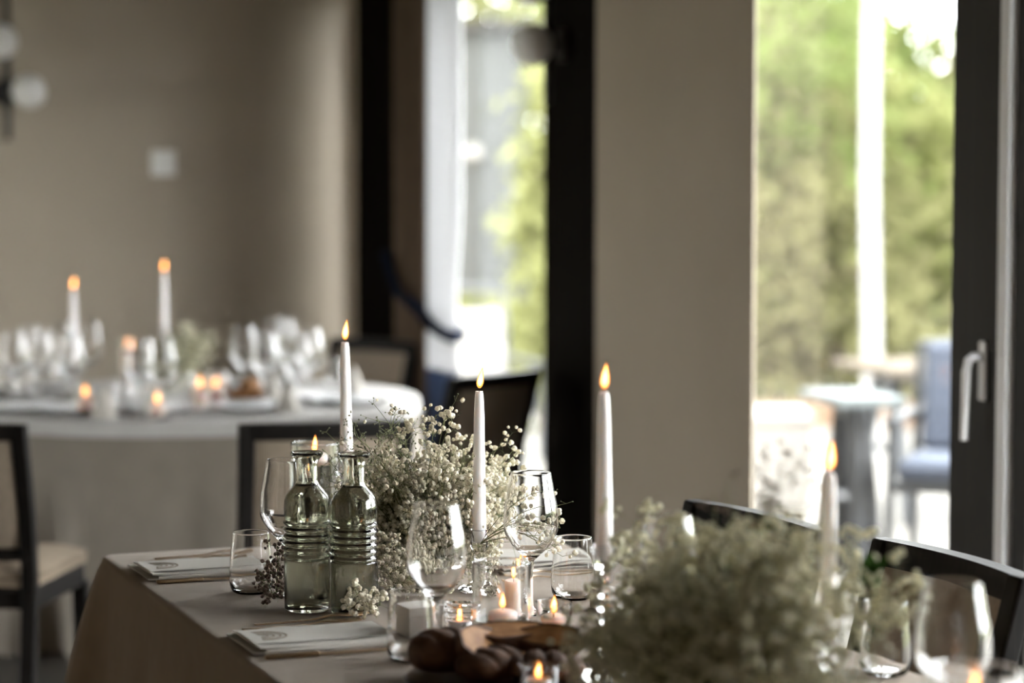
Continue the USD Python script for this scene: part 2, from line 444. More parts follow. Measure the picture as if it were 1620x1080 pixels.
def panel(name, label, mat, *a, smooth=True, **k):
    v, f = curtain(name, label, *a, mat, **k)
    t = thing(name, label, 'curtain')
    obj('cloth', room_mesh(trimesh.Trimesh(v, f, process=False)), mat, t, smooth=smooth)
    return t


def panel2(name, label, mat, w0, w1, z0, z1, s, folds, amp, tie=None, seed=0, part='cloth', t=None):
    v, f = curtain(name, label, w0, w1, z0, z1, s, mat, folds, amp, tie, seed)
    t = t or thing(name, label, 'curtain')
    obj(part, room_mesh(trimesh.Trimesh(v, f, process=False)), mat, t, smooth=True)
    return t


panel2('curtain', 'black floor-length curtain in the far corner of the room', M['black_drape'], 4.27, 4.76, 0.01, 2.80, S_WIN - 0.052, 5, 0.014, seed=1)
panel2('curtain', 'dark brown curtain between black curtain and white sheer', M['brown_drape'], 3.85, 4.262, 0.01, 2.80, S_WIN - 0.056, 5, 0.014, seed=2)
sh = panel2('curtain', 'white sheer curtain with navy tieback and navy lower part beside far garden door', M['sheer'], 3.50, 3.84, 0.78, 2.80, S_WIN - 0.058, 4, 0.016, (0.98, 0.135, 3.70), seed=3)
panel2('curtain', '', M['navy'], 3.50, 3.84, 0.01, 0.785, S_WIN - 0.058, 4, 0.016, (0.98, 0.135, 3.70), seed=3, part='navy_border', t=sh)
tb = [room(S_WIN - 0.058 + 0.045 * math.cos(a), 3.70 + 0.155 * math.sin(a), 0.955 + 0.04 * math.sin(a)) for a in np.linspace(0, 2 * math.pi, 25)]
obj('tieback', tm(tube(tb, 0.022, 8)), M['tieback'], sh, label='navy tieback')
tb2 = [room(S_WIN - 0.09, 3.84, 0.99), room(S_WIN - 0.11, 4.05, 1.06), room(S_WIN - 0.10, 4.25, 1.20)]
obj('tieback', tm(tube(tb2, 0.020, 8)), M['tieback'], sh, label='navy tieback')

# ------------------------------------------------------------------ fittings on the walls
sw_plate = thing('light_switch', 'square white switch plate on the greige far wall', 'light switch', (0, 0, 0))
r_ = ray(258, 258)
kk = (W_FAR + K0 @ UU - 0) / (r_ @ UU)
P = _C + r_ * kk
s_, w_ = sw(P)
obj('plate', room_mesh(rbox(s_ - 0.05, s_ + 0.05, W_FAR - 0.012, W_FAR, P[2] - 0.052, P[2] + 0.052, 0.004)), M['plastic'], sw_plate)
obj('rocker', room_mesh(rbox(s_ - 0.03, s_ + 0.03, W_FAR - 0.018, W_FAR - 0.011, P[2] - 0.03, P[2] + 0.03, 0.003)), M['plastic'], sw_plate)


def sconce(label, loc, rotz, lower_shift, upper_shift):
    """Local +y points into the room from the wall, x along it; origin at the wall plate."""
    t = thing('wall_sconce', label, 'wall lamp', loc, rotz, group=None)
    obj('wall_plate', rot(lathe([(0, 0), (0.052, 0), (0.052, 0.016), (0.046, 0.022), (0, 0.022)], 32, False), -90, [1, 0, 0]), M['black_metal'], t)
    obj('arm', tm(tube([(0, 0.015, 0), (0.02, 0.06, 0), (lower_shift[0] * 0.3, 0.066, 0)], 0.012, 8)), M['black_metal'], t)
    obj('rod', move(lathe([(0, -0.19), (0.0135, -0.19), (0.0135, 0.42), (0, 0.42)], 16, False), (0, 0.062, 0)), M['black_metal'], t)
    for (dx, dy), dz in ((lower_shift, 0.0), (upper_shift, 0.195)):
        obj('globe', move(trimesh.creation.icosphere(4, 0.068), (dx, 0.062 + dy, dz)), M['opal'], t, smooth=True)
        obj('globe_holder', tm(tube([(0, 0.062, dz), (dx * 0.5, 0.062 + dy * 0.5, dz)], 0.012, 8)), M['black_metal'], t)
    return t


# near one on the blackish panel (facing -v), far one on the far wall (facing -u)
sconce('wall lamp with opal globes on black rod, on the blackish panel', room(S_WIN - 0.045, 2.53, at(890, 76, 8.0)[2]), DEG + 90, (0.0, 0.054), (0.0, 0.058))
rr = ray(8, 146)
kk = (W_FAR + K0 @ UU) / (rr @ UU)
P = _C + rr * kk
sconce('wall lamp with two opal globes at the upper left, on the greige far wall', P, DEG + 180, (-0.075, 0.05), (0.035, 0.05))

# ================================================================== outside
struct('roof_overhang', rb(S_WIN + TH, 3.4, -4.5, 0.7, 2.86, 2.98), M['frame'], label='added unseen roof that blocks sky light at the near garden door', cat='roof')  # unseen roof added to hold back sky light from the near windows
def gp(px, D, z=0.0):
    return np.array([(px - 810) / FPX * D, D, z])


struct('ground', room_mesh(box(-30, 60, -30, 70, -0.5, -0.14)), M['lawn'], label='sunlit lawn of the garden', cat='lawn')
struct('patio', room_mesh(box(S_WIN + TH, 8.5, -8, 14, -0.14, -0.03)), M['patio'], label='pale paved patio outside the windows', cat='patio')

LEAF = np.array([[0, 0, 0], [0.28, 0.5, 0.06], [0, 1.0, 0], [-0.28, 0.5, 0.06]], float) - [0, 0.5, 0]
LEAFF = np.array([[0, 1, 3], [1, 2, 3]])


def tree(name, label, base, h, crown, n, size, mat, seed, cat='tree', group=None, trunk_r=0.06, bark=None, droop=0.0):
    """crown: ellipsoids (dx, dy, z, rx, ry, rz) round the base."""
    rng = np.random.default_rng(seed)
    t = thing(name, label, cat, base, 0, group)
    top = max(c[2] for c in crown)
    pts = [(0, 0, 0)] + [(0.06 * math.sin(k * 1.7 + seed), 0.06 * math.cos(k * 1.3 + seed), top * k / 6) for k in range(1, 7)]
    tubes = [tube(pts, np.linspace(trunk_r, trunk_r * 0.45, 7), 10)]
    for c in crown:
        for _ in range(3):
            e = np.array(c[:3]) + rng.uniform(-0.6, 0.6, 3) * c[3:]
            b = np.array([0, 0, max(0.1, e[2] * 0.55)])
            tubes.append(tube([b, (b + e) / 2 + [0, 0, 0.1 * c[5]], e], [trunk_r * 0.4, trunk_r * 0.25, trunk_r * 0.08], 5))
    obj('trunk', tm(join(tubes)), bark or M['bark'], t, smooth=40)
    vol = np.array([c[3] * c[4] * c[5] for c in crown])
    vol = vol / vol.sum()
    # leaves sit in tufts so that the crown has gaps and clumps
    nt = max(12, n // 45)
    which = rng.choice(len(crown), nt, p=vol)
    d = rng.normal(size=(nt, 3))
    d /= np.linalg.norm(d, axis=1, keepdims=True)
    cr = np.array(crown)[which]
    tc = cr[:, :3] + d * cr[:, 3:] * (rng.uniform(0.15, 1.0, (nt, 1)) ** 0.45)
    k = rng.integers(0, nt, n)
    spread = cr[k, 3:].mean(1, keepdims=True) * 0.22
    P = tc[k] + rng.normal(size=(n, 3)) * spread * [1, 1, 1.0 + droop]
    P[:, 2] = np.maximum(P[:, 2], 0.03)
    v, f = scatter(LEAF, LEAFF, P, rng.uniform(0.7, 1.3, n) * size, rng)
    obj('crown', (v, f), mat, t, smooth=False, kind='stuff')
    return t


GZ = -0.14
TREES = [
    # px, depth, crown ellipsoids, leaves, size, material, label
    (1215, 16.0, [(0, 0, 1.5, 0.75, 0.7, 1.4), (0.1, 0, 2.9, 0.7, 0.7, 0.9)], 3600, 0.13, 'leaf_b', 'fresh green garden tree nearest the pier, seen through the garden door'),
    (1275, 17.5, [(0, 0, 1.2, 0.8, 0.7, 1.1), (0.0, 0, 2.3, 0.6, 0.6, 0.9)], 3600, 0.13, 'leaf_a', 'yellow green garden shrub left of the birch trunk'),
    (1335, 15.5, [(0, 0, 0.9, 0.75, 0.6, 0.85), (-0.2, 0.2, 1.7, 0.5, 0.5, 0.6)], 3000, 0.12, 'leaf_c', 'olive shrub directly behind the white trunk'),
    (1440, 17.0, [(0, 0, 1.1, 0.9, 0.7, 1.0), (0.2, 0, 1.9, 0.5, 0.5, 0.5)], 3400, 0.13, 'leaf_a', 'yellow green shrub between white trunk and window frame'),
    (1560, 18.0, [(0, 0, 1.0, 0.8, 0.7, 1.0)], 2600, 0.13, 'leaf_b', 'fresh green shrub behind the thick window frame'),
    (1640, 17.0, [(0, 0, 1.2, 0.7, 0.7, 1.1)], 2400, 0.13, 'leaf_c', 'olive shrub at the right edge behind the second window'),
    (1270, 26.0, [(0, 0, 2.6, 1.5, 1.2, 1.6), (-0.7, 0, 4.3, 1.2, 1.2, 1.4)], 4200, 0.20, 'leaf_b', 'tall fresh green tree far back on the left of the garden door'),
    (1440, 27.0, [(0, 0, 2.1, 1.2, 1.1, 1.15), (0.8, 0, 2.3, 0.7, 1.0, 0.8)], 3600, 0.20, 'leaf_c', 'rounded olive tree far back whose top meets the sky'),
    (1600, 28.0, [(0, 0, 2.0, 1.4, 1.2, 1.2)], 2600, 0.20, 'leaf_b', 'fresh green tree far back behind the window frame'),
    (874, 14.5, [(0, 0, 1.0, 0.17, 0.3, 1.0), (0.02, 0, 2.0, 0.14, 0.3, 0.8)], 2600, 0.10, 'leaf_a', 'slim yellow green shrub along the blackish panel'),
    (760, 27.0, [(0, 0, 3.6, 1.8, 1.2, 1.5)], 3600, 0.20, 'leaf_a', 'yellow green tree rising over the grey garden shed'),
    (800, 18.0, [(0, 0, 0.36, 0.5, 0.4, 0.36)], 1600, 0.12, 'leaf_a', 'low sunlit shrub at the foot of the grey shed'),
    (1760, 18.0, [(0, 0, 1.2, 0.9, 0.7, 1.1)], 2200, 0.14, 'leaf_a', 'yellow green shrub beyond the second window'),
    (1880, 24.0, [(0, 0, 2.2, 1.6, 1.2, 1.6)], 2600, 0.20, 'leaf_b', 'tall tree beyond the second window'),
    (2060, 19.0, [(0, 0, 1.3, 1.0, 0.8, 1.2)], 2200, 0.15, 'leaf_c', 'olive shrub far right in the garden'),
    (2250, 26.0, [(0, 0, 2.4, 1.9, 1.3, 1.8)], 2600, 0.21, 'leaf_a', 'yellow green tree far right in the garden'),
    (980, 21.0, [(0, 0, 1.8, 1.1, 0.9, 1.5)], 2400, 0.16, 'leaf_b', 'fresh green tree hidden behind the pier, on the left'),
    (1100, 23.0, [(0, 0, 2.2, 1.2, 1.0, 1.7)], 2400, 0.18, 'leaf_a', 'yellow green tree hidden behind the pier, on the right'),
]
for i, (px, D, crown, n, size, m, lab) in enumerate(TREES):
    tree('garden_tree' if crown[0][2] > 1.05 else 'garden_shrub', lab, gp(px, D, GZ), 3, crown, n, size, M[m], 100 + i, 'tree' if crown[0][2] > 1.05 else 'shrub', trunk_r=0.05)

# white birch
bt = thing('birch_tree', 'slender birch with white trunk in the garden', 'tree', gp(1378, 13.0, GZ))
bp = [(0.02, 0, 0), (0.005, 0, 0.9), (-0.012, 0, 1.6), (-0.012, 0, 2.3), (0.01, 0.02, 3.2), (0.03, 0.03, 4.4)]
obj('trunk', tm(tube(bp, [0.052, 0.047, 0.046, 0.044, 0.04, 0.03], 14)), M['birch'], bt, smooth=40)
for a, z in ((0.5, 2.9), (2.6, 3.2), (4.2, 3.5), (5.5, 3.8)):
    e = np.array([math.cos(a) * 0.9, math.sin(a) * 0.9, z + 0.7])
    b = np.array([0, 0.015, z])
    obj('branch', tm(tube([b, (b + e) / 2 + [0, 0, 0.15], e], [0.018, 0.012, 0.004], 6)), M['birch'], bt)
rng = np.random.default_rng(55)
P = np.array([0, 0, 4.3]) + rng.normal(size=(1500, 3)) * [0.55, 0.55, 0.42]
P = P[P[:, 2] > 3.25]
v, f = scatter(LEAF, LEAFF, P, rng.uniform(0.06, 0.1, len(P)), rng)
obj('crown', (v, f), M['leaf_b'], bt, smooth=False, kind='stuff')

# garden shed of grey boards seen through the far door
sx0, sx1, sy, sz = -1.9, 0.14, 20.0, 2.72
shed = thing('garden_shed', 'pale grey boarded garden shed behind the far garden door', 'shed')
obj('body', box(sx0, sx1, sy + 0.03, sy + 2.4, GZ, sz), M['grey_board'], shed)
nb = 20
for i in range(nb):
    a = sx0 + (sx1 - sx0) * i / nb
    obj('board', rbox(a + 0.005, a + (sx1 - sx0) / nb - 0.005, sy, sy + 0.035 + 0.006 * (i % 2), GZ, sz, 0.006), M['grey_board'], shed)
obj('roof', box(sx0 - 0.15, sx1 + 0.12, sy - 0.12, sy + 2.5, sz, sz + 0.07), M['frame'], shed)
obj('lamp', move(trimesh.creation.icosphere(3, 0.07), (-0.32, sy - 0.07, 1.69)), M['render_wall'], shed, label='added cream ball standing for a blurred highlight')  # ball added in place of a blurred highlight; it gives no light

# white rendered bench block on the patio
pb = gp(1225, 11.0)
blk = thing('bench_block', 'white rendered low block on the patio, left of the garden table', 'bench', (pb[0], pb[1], -0.03))
obj('body', rbox(-0.30, 0.185, 0, 0.45, 0, 0.40, 0.02), M['render_wall'], blk)
obj('top_slab', rbox(-0.31, 0.19, -0.01, 0.46, 0.40, 0.44, 0.01), M['render_wall'], blk)

bed = thing('raised_bed', 'low dark timber edging in front of the shrubs', 'raised bed', gp(1290, 14.6, GZ))
for i in range(3):
    obj('board', rbox(-0.75 + 0.003, 0.75, 0, 0.05, 0.0 + i * 0.09, 0.085 + i * 0.09, 0.006), M['soil'], bed)
for x in (-0.75, 0.7):
    obj('post', rbox(x, x + 0.06, 0.05, 0.11, 0, 0.3, 0.005), M['soil'], bed)


def garden_table(label, loc, rotz, L, Wd, H, mat, legs):
    t = thing('garden_table', label, 'garden table', loc, rotz)
    nb = 6
    for i in range(nb):
        y0 = -Wd / 2 + Wd * i / nb
        obj('board', rbox(-L / 2, L / 2, y0 + 0.004, y0 + Wd / nb - 0.004, H - 0.035, H, 0.004), mat, t)
    for sx in (-1, 1):
        for sy_ in (-1, 1):
            obj('leg', tm(tube([(sx * (L / 2 - 0.12), sy_ * 0.06, H - 0.04), (sx * (L / 2 - 0.10), sy_ * (Wd / 2 - 0.03), 0)], 0.036, 8)), legs, t)
        obj('crossbar', tm(tube([(sx * (L / 2 - 0.11), -Wd / 4, H * 0.45), (sx * (L / 2 - 0.11), Wd / 4, H * 0.45)], 0.02, 8)), legs, t)
    obj('stretcher', tm(tube([(-L / 2 + 0.1, 0, H - 0.07), (L / 2 - 0.1, 0, H - 0.07)], 0.022, 8)), legs, t)
    return t


garden_table('pale garden table with dark splayed legs seen through the garden door', gp(1350, 9.1, -0.03), 12, 0.27, 0.45, 0.715, M['grey_top'], M['dark_rattan'])
garden_table('weathered timber garden table farther back behind the pale one', gp(1510, 10.9, -0.03), 15, 0.9, 0.7, 0.69, M['teak'], M['dark_rattan'])


def garden_chair(label, loc, rotz, cushion, H=0.88):
    t = thing('garden_chair', label, 'garden chair', loc, rotz)
    for sx in (-1, 1):
        obj('leg', tm(tube([(sx * 0.26, -0.25, 0), (sx * 0.25, -0.22, 0.42), (sx * 0.25, -0.30, H)], 0.018, 8)), M['dark_rattan'], t)
        obj('leg', tm(tube([(sx * 0.26, 0.28, 0), (sx * 0.25, 0.25, 0.62)], 0.018, 8)), M['dark_rattan'], t)
        obj('armrest', rbox(sx * 0.25 - 0.025, sx * 0.25 + 0.025, -0.28, 0.30, 0.62, 0.645, 0.008), M['dark_rattan'], t)
    obj('top_rail', tm(tube([(-0.25, -0.30, H), (0, -0.33, H + 0.02), (0.25, -0.30, H)], 0.02, 8)), M['dark_rattan'], t)
    for k in range(3):
        obj('back_slat', tm(tube([(-0.25, -0.235 - 0.02 * k, 0.5 + 0.1 * k), (0.25, -0.235 - 0.02 * k, 0.5 + 0.1 * k)], 0.014, 6)), M['dark_rattan'], t)
    obj('seat_frame', rbox(-0.26, 0.26, -0.24, 0.27, 0.37, 0.41, 0.008), M['dark_rattan'], t)
    obj('seat_cushion', rbox(-0.235, 0.235, -0.22, 0.26, 0.41, 0.49, 0.03), cushion, t)
    bc = rbox(-0.22, 0.22, -0.04, 0.05, 0.0, 0.42, 0.035)
    obj('back_cushion', move(rot(bc, 11, [1, 0, 0]), (0, -0.19, 0.48)), cushion, t)
    return t


garden_chair('dark garden armchair with blue grey cushions beside the pale garden table', gp(1540, 9.0, -0.03), 160, M['blue_cushion'])
garden_chair('dark garden armchair at the right edge behind the second window', gp(1715, 8.0, -0.03), 120, M['blue_cushion'])
garden_chair('dark garden armchair far off on the lawn behind the far door', gp(758, 13.2, GZ), 200, M['render_wall'], 1.0)

# ================================================================== furniture
def chair(label, loc, rotz, group=None):
    """Faces local +y. Origin on the floor under the seat."""
    t = thing('dining_chair', label, 'chair', loc, rotz, group)
    H = 0.87
    for sx in (-1, 1):
        pts = np.array([(sx * 0.205, -0.27, 0), (sx * 0.203, -0.225, 0.25), (sx * 0.203, -0.21, 0.45), (sx * 0.206, -0.235, 0.62), (sx * 0.21, -0.30, H - 0.012)])
        hulls = []
        for a, b in zip(pts[:-1], pts[1:]):
            c = []
            for p_ in (a, b):
                c.append(rbox(-0.021, 0.021, -0.017, 0.017, -0.012, 0.012, 0.006).vertices + p_)
            hulls.append(m3.Manifold.hull_points(np.vstack(c)))
        st_ = hulls[0]
        for h_ in hulls[1:]:
            st_ = st_ + h_
        obj('rear_leg', st_, M['black_wood'], t, smooth=35)
        fl = m3.Manifold.hull_points(np.vstack([rbox(-0.022, 0.022, -0.022, 0.022, -0.01, 0.01, 0.006).vertices + [sx * 0.205, 0.20, 0.37], rbox(-0.015, 0.015, -0.015, 0.015, 0, 0.02, 0.004).vertices + [sx * 0.21, 0.205, 0.0]]))
        obj('front_leg', fl, M['black_wood'], t, smooth=35)

    def bow(z, x):
        y = -0.235 - 0.065 * np.clip((z - 0.62) / (H - 0.632), -0.4, 1)
        return y - 0.022 * (1 - (x / 0.21) ** 2)

    def slab(x0, x1, z0, z1, thick, n=16, k=6, round_=0.0):
        xs, zs = np.linspace(x0, x1, n), np.linspace(z0, z1, k)
        X, Z = np.meshgrid(xs, zs)
        Y = bow(Z, X)
        edge = np.minimum(1, np.minimum(np.minimum(X - x0, x1 - X), np.minimum(Z - z0, z1 - Z)) / 0.02) if round_ else np.ones_like(X)
        th = thick / 2 * (1 - round_ + round_ * edge)
        Fv = np.stack([X, Y + th, Z], -1).reshape(-1, 3)
        Bv = np.stack([X, Y - th, Z], -1).reshape(-1, 3)
        i, j = np.meshgrid(np.arange(k - 1), np.arange(n - 1), indexing='ij')
        q = np.stack([i * n + j, i * n + j + 1, (i + 1) * n + j + 1, (i + 1) * n + j], -1).reshape(-1, 4)
        f = np.vstack([q[:, [0, 2, 1]], q[:, [0, 3, 2]]])
        o = n * k
        f2 = f[:, ::-1] + o
        rim = [j for j in range(n)] + [i * n + n - 1 for i in range(1, k)] + [(k - 1) * n + j for j in range(n - 2, -1, -1)] + [i * n for i in range(k - 2, 0, -1)]
        rr_ = []
        for a, b in zip(rim, rim[1:] + rim[:1]):
            rr_ += [[a, b, b + o], [a, b + o, a + o]]
        m = trimesh.Trimesh(np.vstack([Fv, Bv]), np.vstack([f, f2, rr_]), process=False)
        m.fix_normals()
        return m

    top = slab(-0.20, 0.20, H - 0.044, H, 0.032, 20, 8)
    obj('top_rail', top, M['black_wood'], t, smooth=40)
    obj('lower_rail', slab(-0.20, 0.20, 0.50, 0.535, 0.028), M['black_wood'], t, smooth=40)
    obj('back_panel', slab(-0.186, 0.186, 0.533, H - 0.042, 0.028, 20, 14, 0.35), M['upholstery'], t, smooth=50)
    obj('seat_rail', cat_([box(-0.20, 0.20, 0.19, 0.215, 0.37, 0.43), box(-0.20, 0.20, -0.215, -0.19, 0.37, 0.43), box(-0.217, -0.192, -0.2, 0.2, 0.37, 0.43), box(0.192, 0.217, -0.2, 0.2, 0.37, 0.43)]), M['black_wood'], t)
    cu = trimesh.creation.box([0.435, 0.44, 0.055])
    cu = cu.subdivide().subdivide().subdivide()
    v = cu.vertices.copy()
    e = np.minimum(1, np.minimum(0.2175 - abs(v[:, 0]), 0.22 - abs(v[:, 1])) / 0.06)
    v[:, 2] = np.where(v[:, 2] > 0, v[:, 2] - 0.022 * (1 - e) ** 2 + 0.008 * (1 - (v[:, 0] / 0.22) ** 2) * (1 - (v[:, 1] / 0.22) ** 2), v[:, 2])
    cu.vertices = v + [0, 0.0, 0.4575]
    obj('seat', cu, M['seat'], t, smooth=40)
    return t


c0 = chair('black-framed taupe chair at the left edge of the picture, seen from behind', (-1.44, 6.50, 0), -8)
dup(c0, (-0.555, 6.52, 0), 14, 'black-framed taupe chair with its back to the bottles, before the round table')
dup(c0, (-0.29, 7.97, 0), 52, 'black-framed taupe chair seen obliquely behind the second sharp taper, by the far door')
dup(c0, (-0.73, 9.14, 0), 140, 'dark chair on the far side of the round table in the corner shadow')
dup(c0, room(0.80, -0.74), DEG + 96, 'black-framed taupe chair on the window side, half hidden behind the near flowers')
dup(c0, room(0.875, -1.29), DEG + 91, 'black-framed taupe chair at the lower right on the window side')

# ------------------------------------------------------------------ tables and cloths
LT_W, LT_L = 0.92, 3.1                        # the long table


def cloth_mesh(path, normals, z_top, z_hem, flare, fold, folds, corner=None, seed=0, inner=8, r=0.012):
    """A cloth over a convex top: path round the rim, rings inwards over the top and down the sides."""
    n = len(path)
    c = path.mean(0)
    rings = []
    wob = lambda xy: 0.0016 * (meshkit.noise(np.column_stack([xy * 7, np.zeros(len(xy))]), seed) - 0.5)
    for a in np.linspace(0.02, 0.985, inner):
        xy = c + (path - c) * a
        rings.append(np.column_stack([xy, z_top + wob(xy)]))
    for q in np.linspace(0, 1, 5)[1:]:
        xy = path + normals * r * (math.sin(q * math.pi / 2)) - normals * r * 0.2
        rings.append(np.column_stack([xy, np.full(n, z_top - r * (1 - math.cos(q * math.pi / 2)))]))
    s = np.concatenate([[0], np.cumsum(np.linalg.norm(np.diff(path, axis=0), axis=1))])
    L = s[-1] + np.linalg.norm(path[0] - path[-1])
    wave = np.sin(s / L * folds * 2 * np.pi + 1.1 * np.sin(s / L * 2 * np.pi * 3 + seed)) + 0.45 * np.sin(s / L * folds * 2 * np.pi * 2.3 + seed)
    cor = np.zeros(n) if corner is None else corner
    for q in np.linspace(0, 1, 22)[1:]:
        d = flare * q + fold * wave * q ** 1.2 + cor * (0.075 * q ** 0.8)
        xy = path + normals * (r * 0.8 + np.maximum(d, -0.02))[:, None]
        rings.append(np.column_stack([xy, np.full(n, z_top - r - q * (z_top - r - z_hem))]))
    v = np.vstack(rings)
    f = []
    for i in range(len(rings) - 1):
        a = i * n + np.arange(n)
        b = i * n + (np.arange(n) + 1) % n
        f += [np.stack([a, b, b + n], 1), np.stack([a, b + n, a + n], 1)]
    f.append(np.stack([np.full(n - 2, 0), np.arange(2, n), np.arange(1, n - 1)], 1)[:, [0, 2, 1]])
    m = trimesh.Trimesh(v, np.vstack(f), process=False)
    if m.face_normals[:n].mean(0)[2] < 0:
        m.invert()
    return m


def rect_path(w, l, r=0.03, per=0.02):
    import shapely
    p = shapely.box(r, -l + r, w - r, -r).buffer(r, quad_segs=8)
    x = np.array([p.exterior.interpolate(d).coords[0] for d in np.arange(0, p.exterior.length, per)])
    nx = np.roll(x, -1, 0) - np.roll(x, 1, 0)
    nx /= np.linalg.norm(nx, axis=1, keepdims=True)
    nrm = np.column_stack([-nx[:, 1], nx[:, 0]])
    if ((x - x.mean(0)) * nrm).sum() < 0:
        nrm = -nrm
    corners = np.array([(0, 0), (w, 0), (0, -l), (w, -l)])
    cd = np.min(np.linalg.norm(x[:, None] - corners[None], axis=2), 1)
    return x, nrm, np.exp(-(cd / 0.09) ** 2)


lt = thing('dining_table', 'long dining table under the taupe linen cloth', 'table', room(0, 0), DEG)
obj('tabletop', rbox(0.004, LT_W - 0.004, -LT_L + 0.004, -0.004, 0.712, 0.7455, 0.006), M['black_wood'], lt)
for x in (0.06, LT_W - 0.06):
    for y in (-0.08, -LT_L + 0.08):
        obj('leg', rbox(x - 0.03, x + 0.03, y - 0.03, y + 0.03, 0, 0.712), M['black_wood'], lt)
px_, nr_, co_ = rect_path(LT_W, LT_L)
lc = thing('tablecloth', 'taupe linen cloth hanging over the long table in front', 'tablecloth', room(0, 0), DEG)
obj('cloth', cloth_mesh(px_, nr_, TABLE_Z, 0.495, 0.012, 0.006, 18, co_, 3), M['linen'], lc, smooth=60)

RC = np.array([-1.14, 8.22, 0])
RR = 0.80
rt = thing('round_table', 'round dining table under the cloth with lightened top and darkened skirt', 'table', RC)
obj('tabletop', lathe([(0, 0.715), (RR - 0.01, 0.715), (RR - 0.004, 0.73), (RR - 0.01, 0.7455), (0, 0.7455)], 72, False), M['black_wood'], rt)
obj('pedestal', lathe([(0, 0), (0.3, 0), (0.3, 0.03), (0.06, 0.06), (0.05, 0.7), (0.2, 0.715), (0, 0.715)], 32, False), M['black_wood'], rt)
aa = np.linspace(0, 2 * np.pi, 420, endpoint=False)
rp = np.column_stack([np.cos(aa), np.sin(aa)])
rc_ = thing('tablecloth', 'round table cloth falling in folds to the floor, coloured darker to stand for shade', 'tablecloth', RC)
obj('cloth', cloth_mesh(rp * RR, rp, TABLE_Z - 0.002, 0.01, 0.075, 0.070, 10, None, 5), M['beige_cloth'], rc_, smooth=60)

tp_ = thing('table_topper', 'added white topper that stands for window light on top of the round table cloth', 'tablecloth', RC)
obj('cloth', cloth_mesh(rp * (RR + 0.012), rp, TABLE_Z, TABLE_Z - 0.05, 0.004, 0.002, 14, None, 8), M['white_cloth'], tp_, smooth=60)  # topper added so that the top of the cloth looks lit

# ================================================================== glassware, candles (one builder per kind)
GLASS = M['glass']


def wine_glass(label, loc, group=None):
    t = thing('wine_glass', label, 'wine glass', loc, 0, group)
    outer = spl([(0.0055, 0.092), (0.012, 0.098), (0.036, 0.124), (0.0475, 0.150), (0.0470, 0.176), (0.041, 0.212), (0.0350, 0.246)], 44)
    th = np.linspace(0.0014, 0.0008, len(outer))
    inner = outer.copy()
    inner[:, 0] = np.maximum(inner[:, 0] - th, 0)
    inner[:, 1] += np.linspace(0.0035, 0.0, len(outer))
    stem = spl([(0.0365, 0.0012), (0.030, 0.0022), (0.012, 0.0045), (0.0050, 0.012), (0.0037, 0.035), (0.0038, 0.07), (0.0055, 0.092)], 30)
    prof = np.vstack([[(0, 0.0), (0.0355, 0.0)], stem, outer[1:], [(0.0346, 0.2466)], inner[::-1][:-6], [(0, inner[5, 1] - 0.001)]])
    obj('bowl', lathe(prof, 48, False), GLASS, t, smooth=50)
    return t


def tumbler(label, loc, group=None):
    t = thing('tumbler', label, 'tumbler', loc, 0, group)
    outer = spl([(0.026, 0.0), (0.034, 0.004), (0.0395, 0.018), (0.0402, 0.035), (0.0375, 0.070), (0.0335, 0.112)], 36)
    inner = outer.copy()
    inner[:, 0] -= 0.0014
    inner[:, 1] = inner[:, 1] + np.linspace(0.006, 0.0, len(outer))
    prof = np.vstack([[(0, 0.0008)], outer, [(0.0328, 0.1126)], inner[::-1], [(0, 0.006)]])
    obj('body', lathe(prof, 48, False), GLASS, t, smooth=50)
    return t


def bottle(label, loc):
    t = thing('water_bottle', label, 'bottle', loc)
    R0 = 0.0408
    pts = [(0.034, 0.0), (0.0385, 0.002), (R0, 0.006), (R0, 0.050), (R0, 0.089)]
    for k in range(6):                                       # rings round the waist
        z = 0.092 + k * 0.0118
        pts += [(R0 - 0.0022, z), (R0 + 0.0012, z + 0.0035), (R0 + 0.0014, z + 0.0062), (R0 - 0.0022, z + 0.0100)]
    pts += [(R0 - 0.0005, 0.1655), (R0, 0.170), (R0, 0.1845), (0.0396, 0.196), (0.0365, 0.204), (0.030, 0.2125), (0.0225, 0.2205), (0.0197, 0.2255), (0.0187, 0.232), (0.0187, 0.258), (0.0205, 0.264), (0.0262, 0.2725), (0.0280, 0.2755), (0.0276, 0.2790)]
    outer = np.array(pts)
    th = 0.0030
    inn = [(0.0225, 0.2778), (0.0165, 0.270), (0.0155, 0.262), (0.0150, 0.2535), (0.0159, 0.2500), (0.0160, 0.230), (0.0178, 0.2235), (0.0275, 0.2095), (0.034, 0.2010), (0.0372, 0.193), (R0 - th, 0.183), (R0 - th, 0.170)]
    for k in range(5, -1, -1):
        z = 0.092 + k * 0.0118
        inn += [(R0 - th - 0.0014, z + 0.0100), (R0 - th + 0.0004, z + 0.005), (R0 - th - 0.0014, z)]
    inn += [(R0 - th, 0.088), (R0 - th, 0.014), (0.034, 0.009), (0, 0.0075)]
    prof = np.vstack([[(0, 0.0025), (0.028, 0.0022)], outer, inn])
    obj('body', lathe(prof, 64, False), M['green_glass'], t, smooth=55)
    wi = [p_ for p_ in inn if p_[1] < 0.2245][::-1]
    wprof = [(0, wi[0][1] + 0.0002)] + [(r + 0.0003 if r > 0 else 0, z) for r, z in wi[1:]] + [(0.0176, 0.2240), (0.0, 0.2240)]
    obj('water', lathe(wprof, 64, False), M['water'], t, smooth=55)
    return t


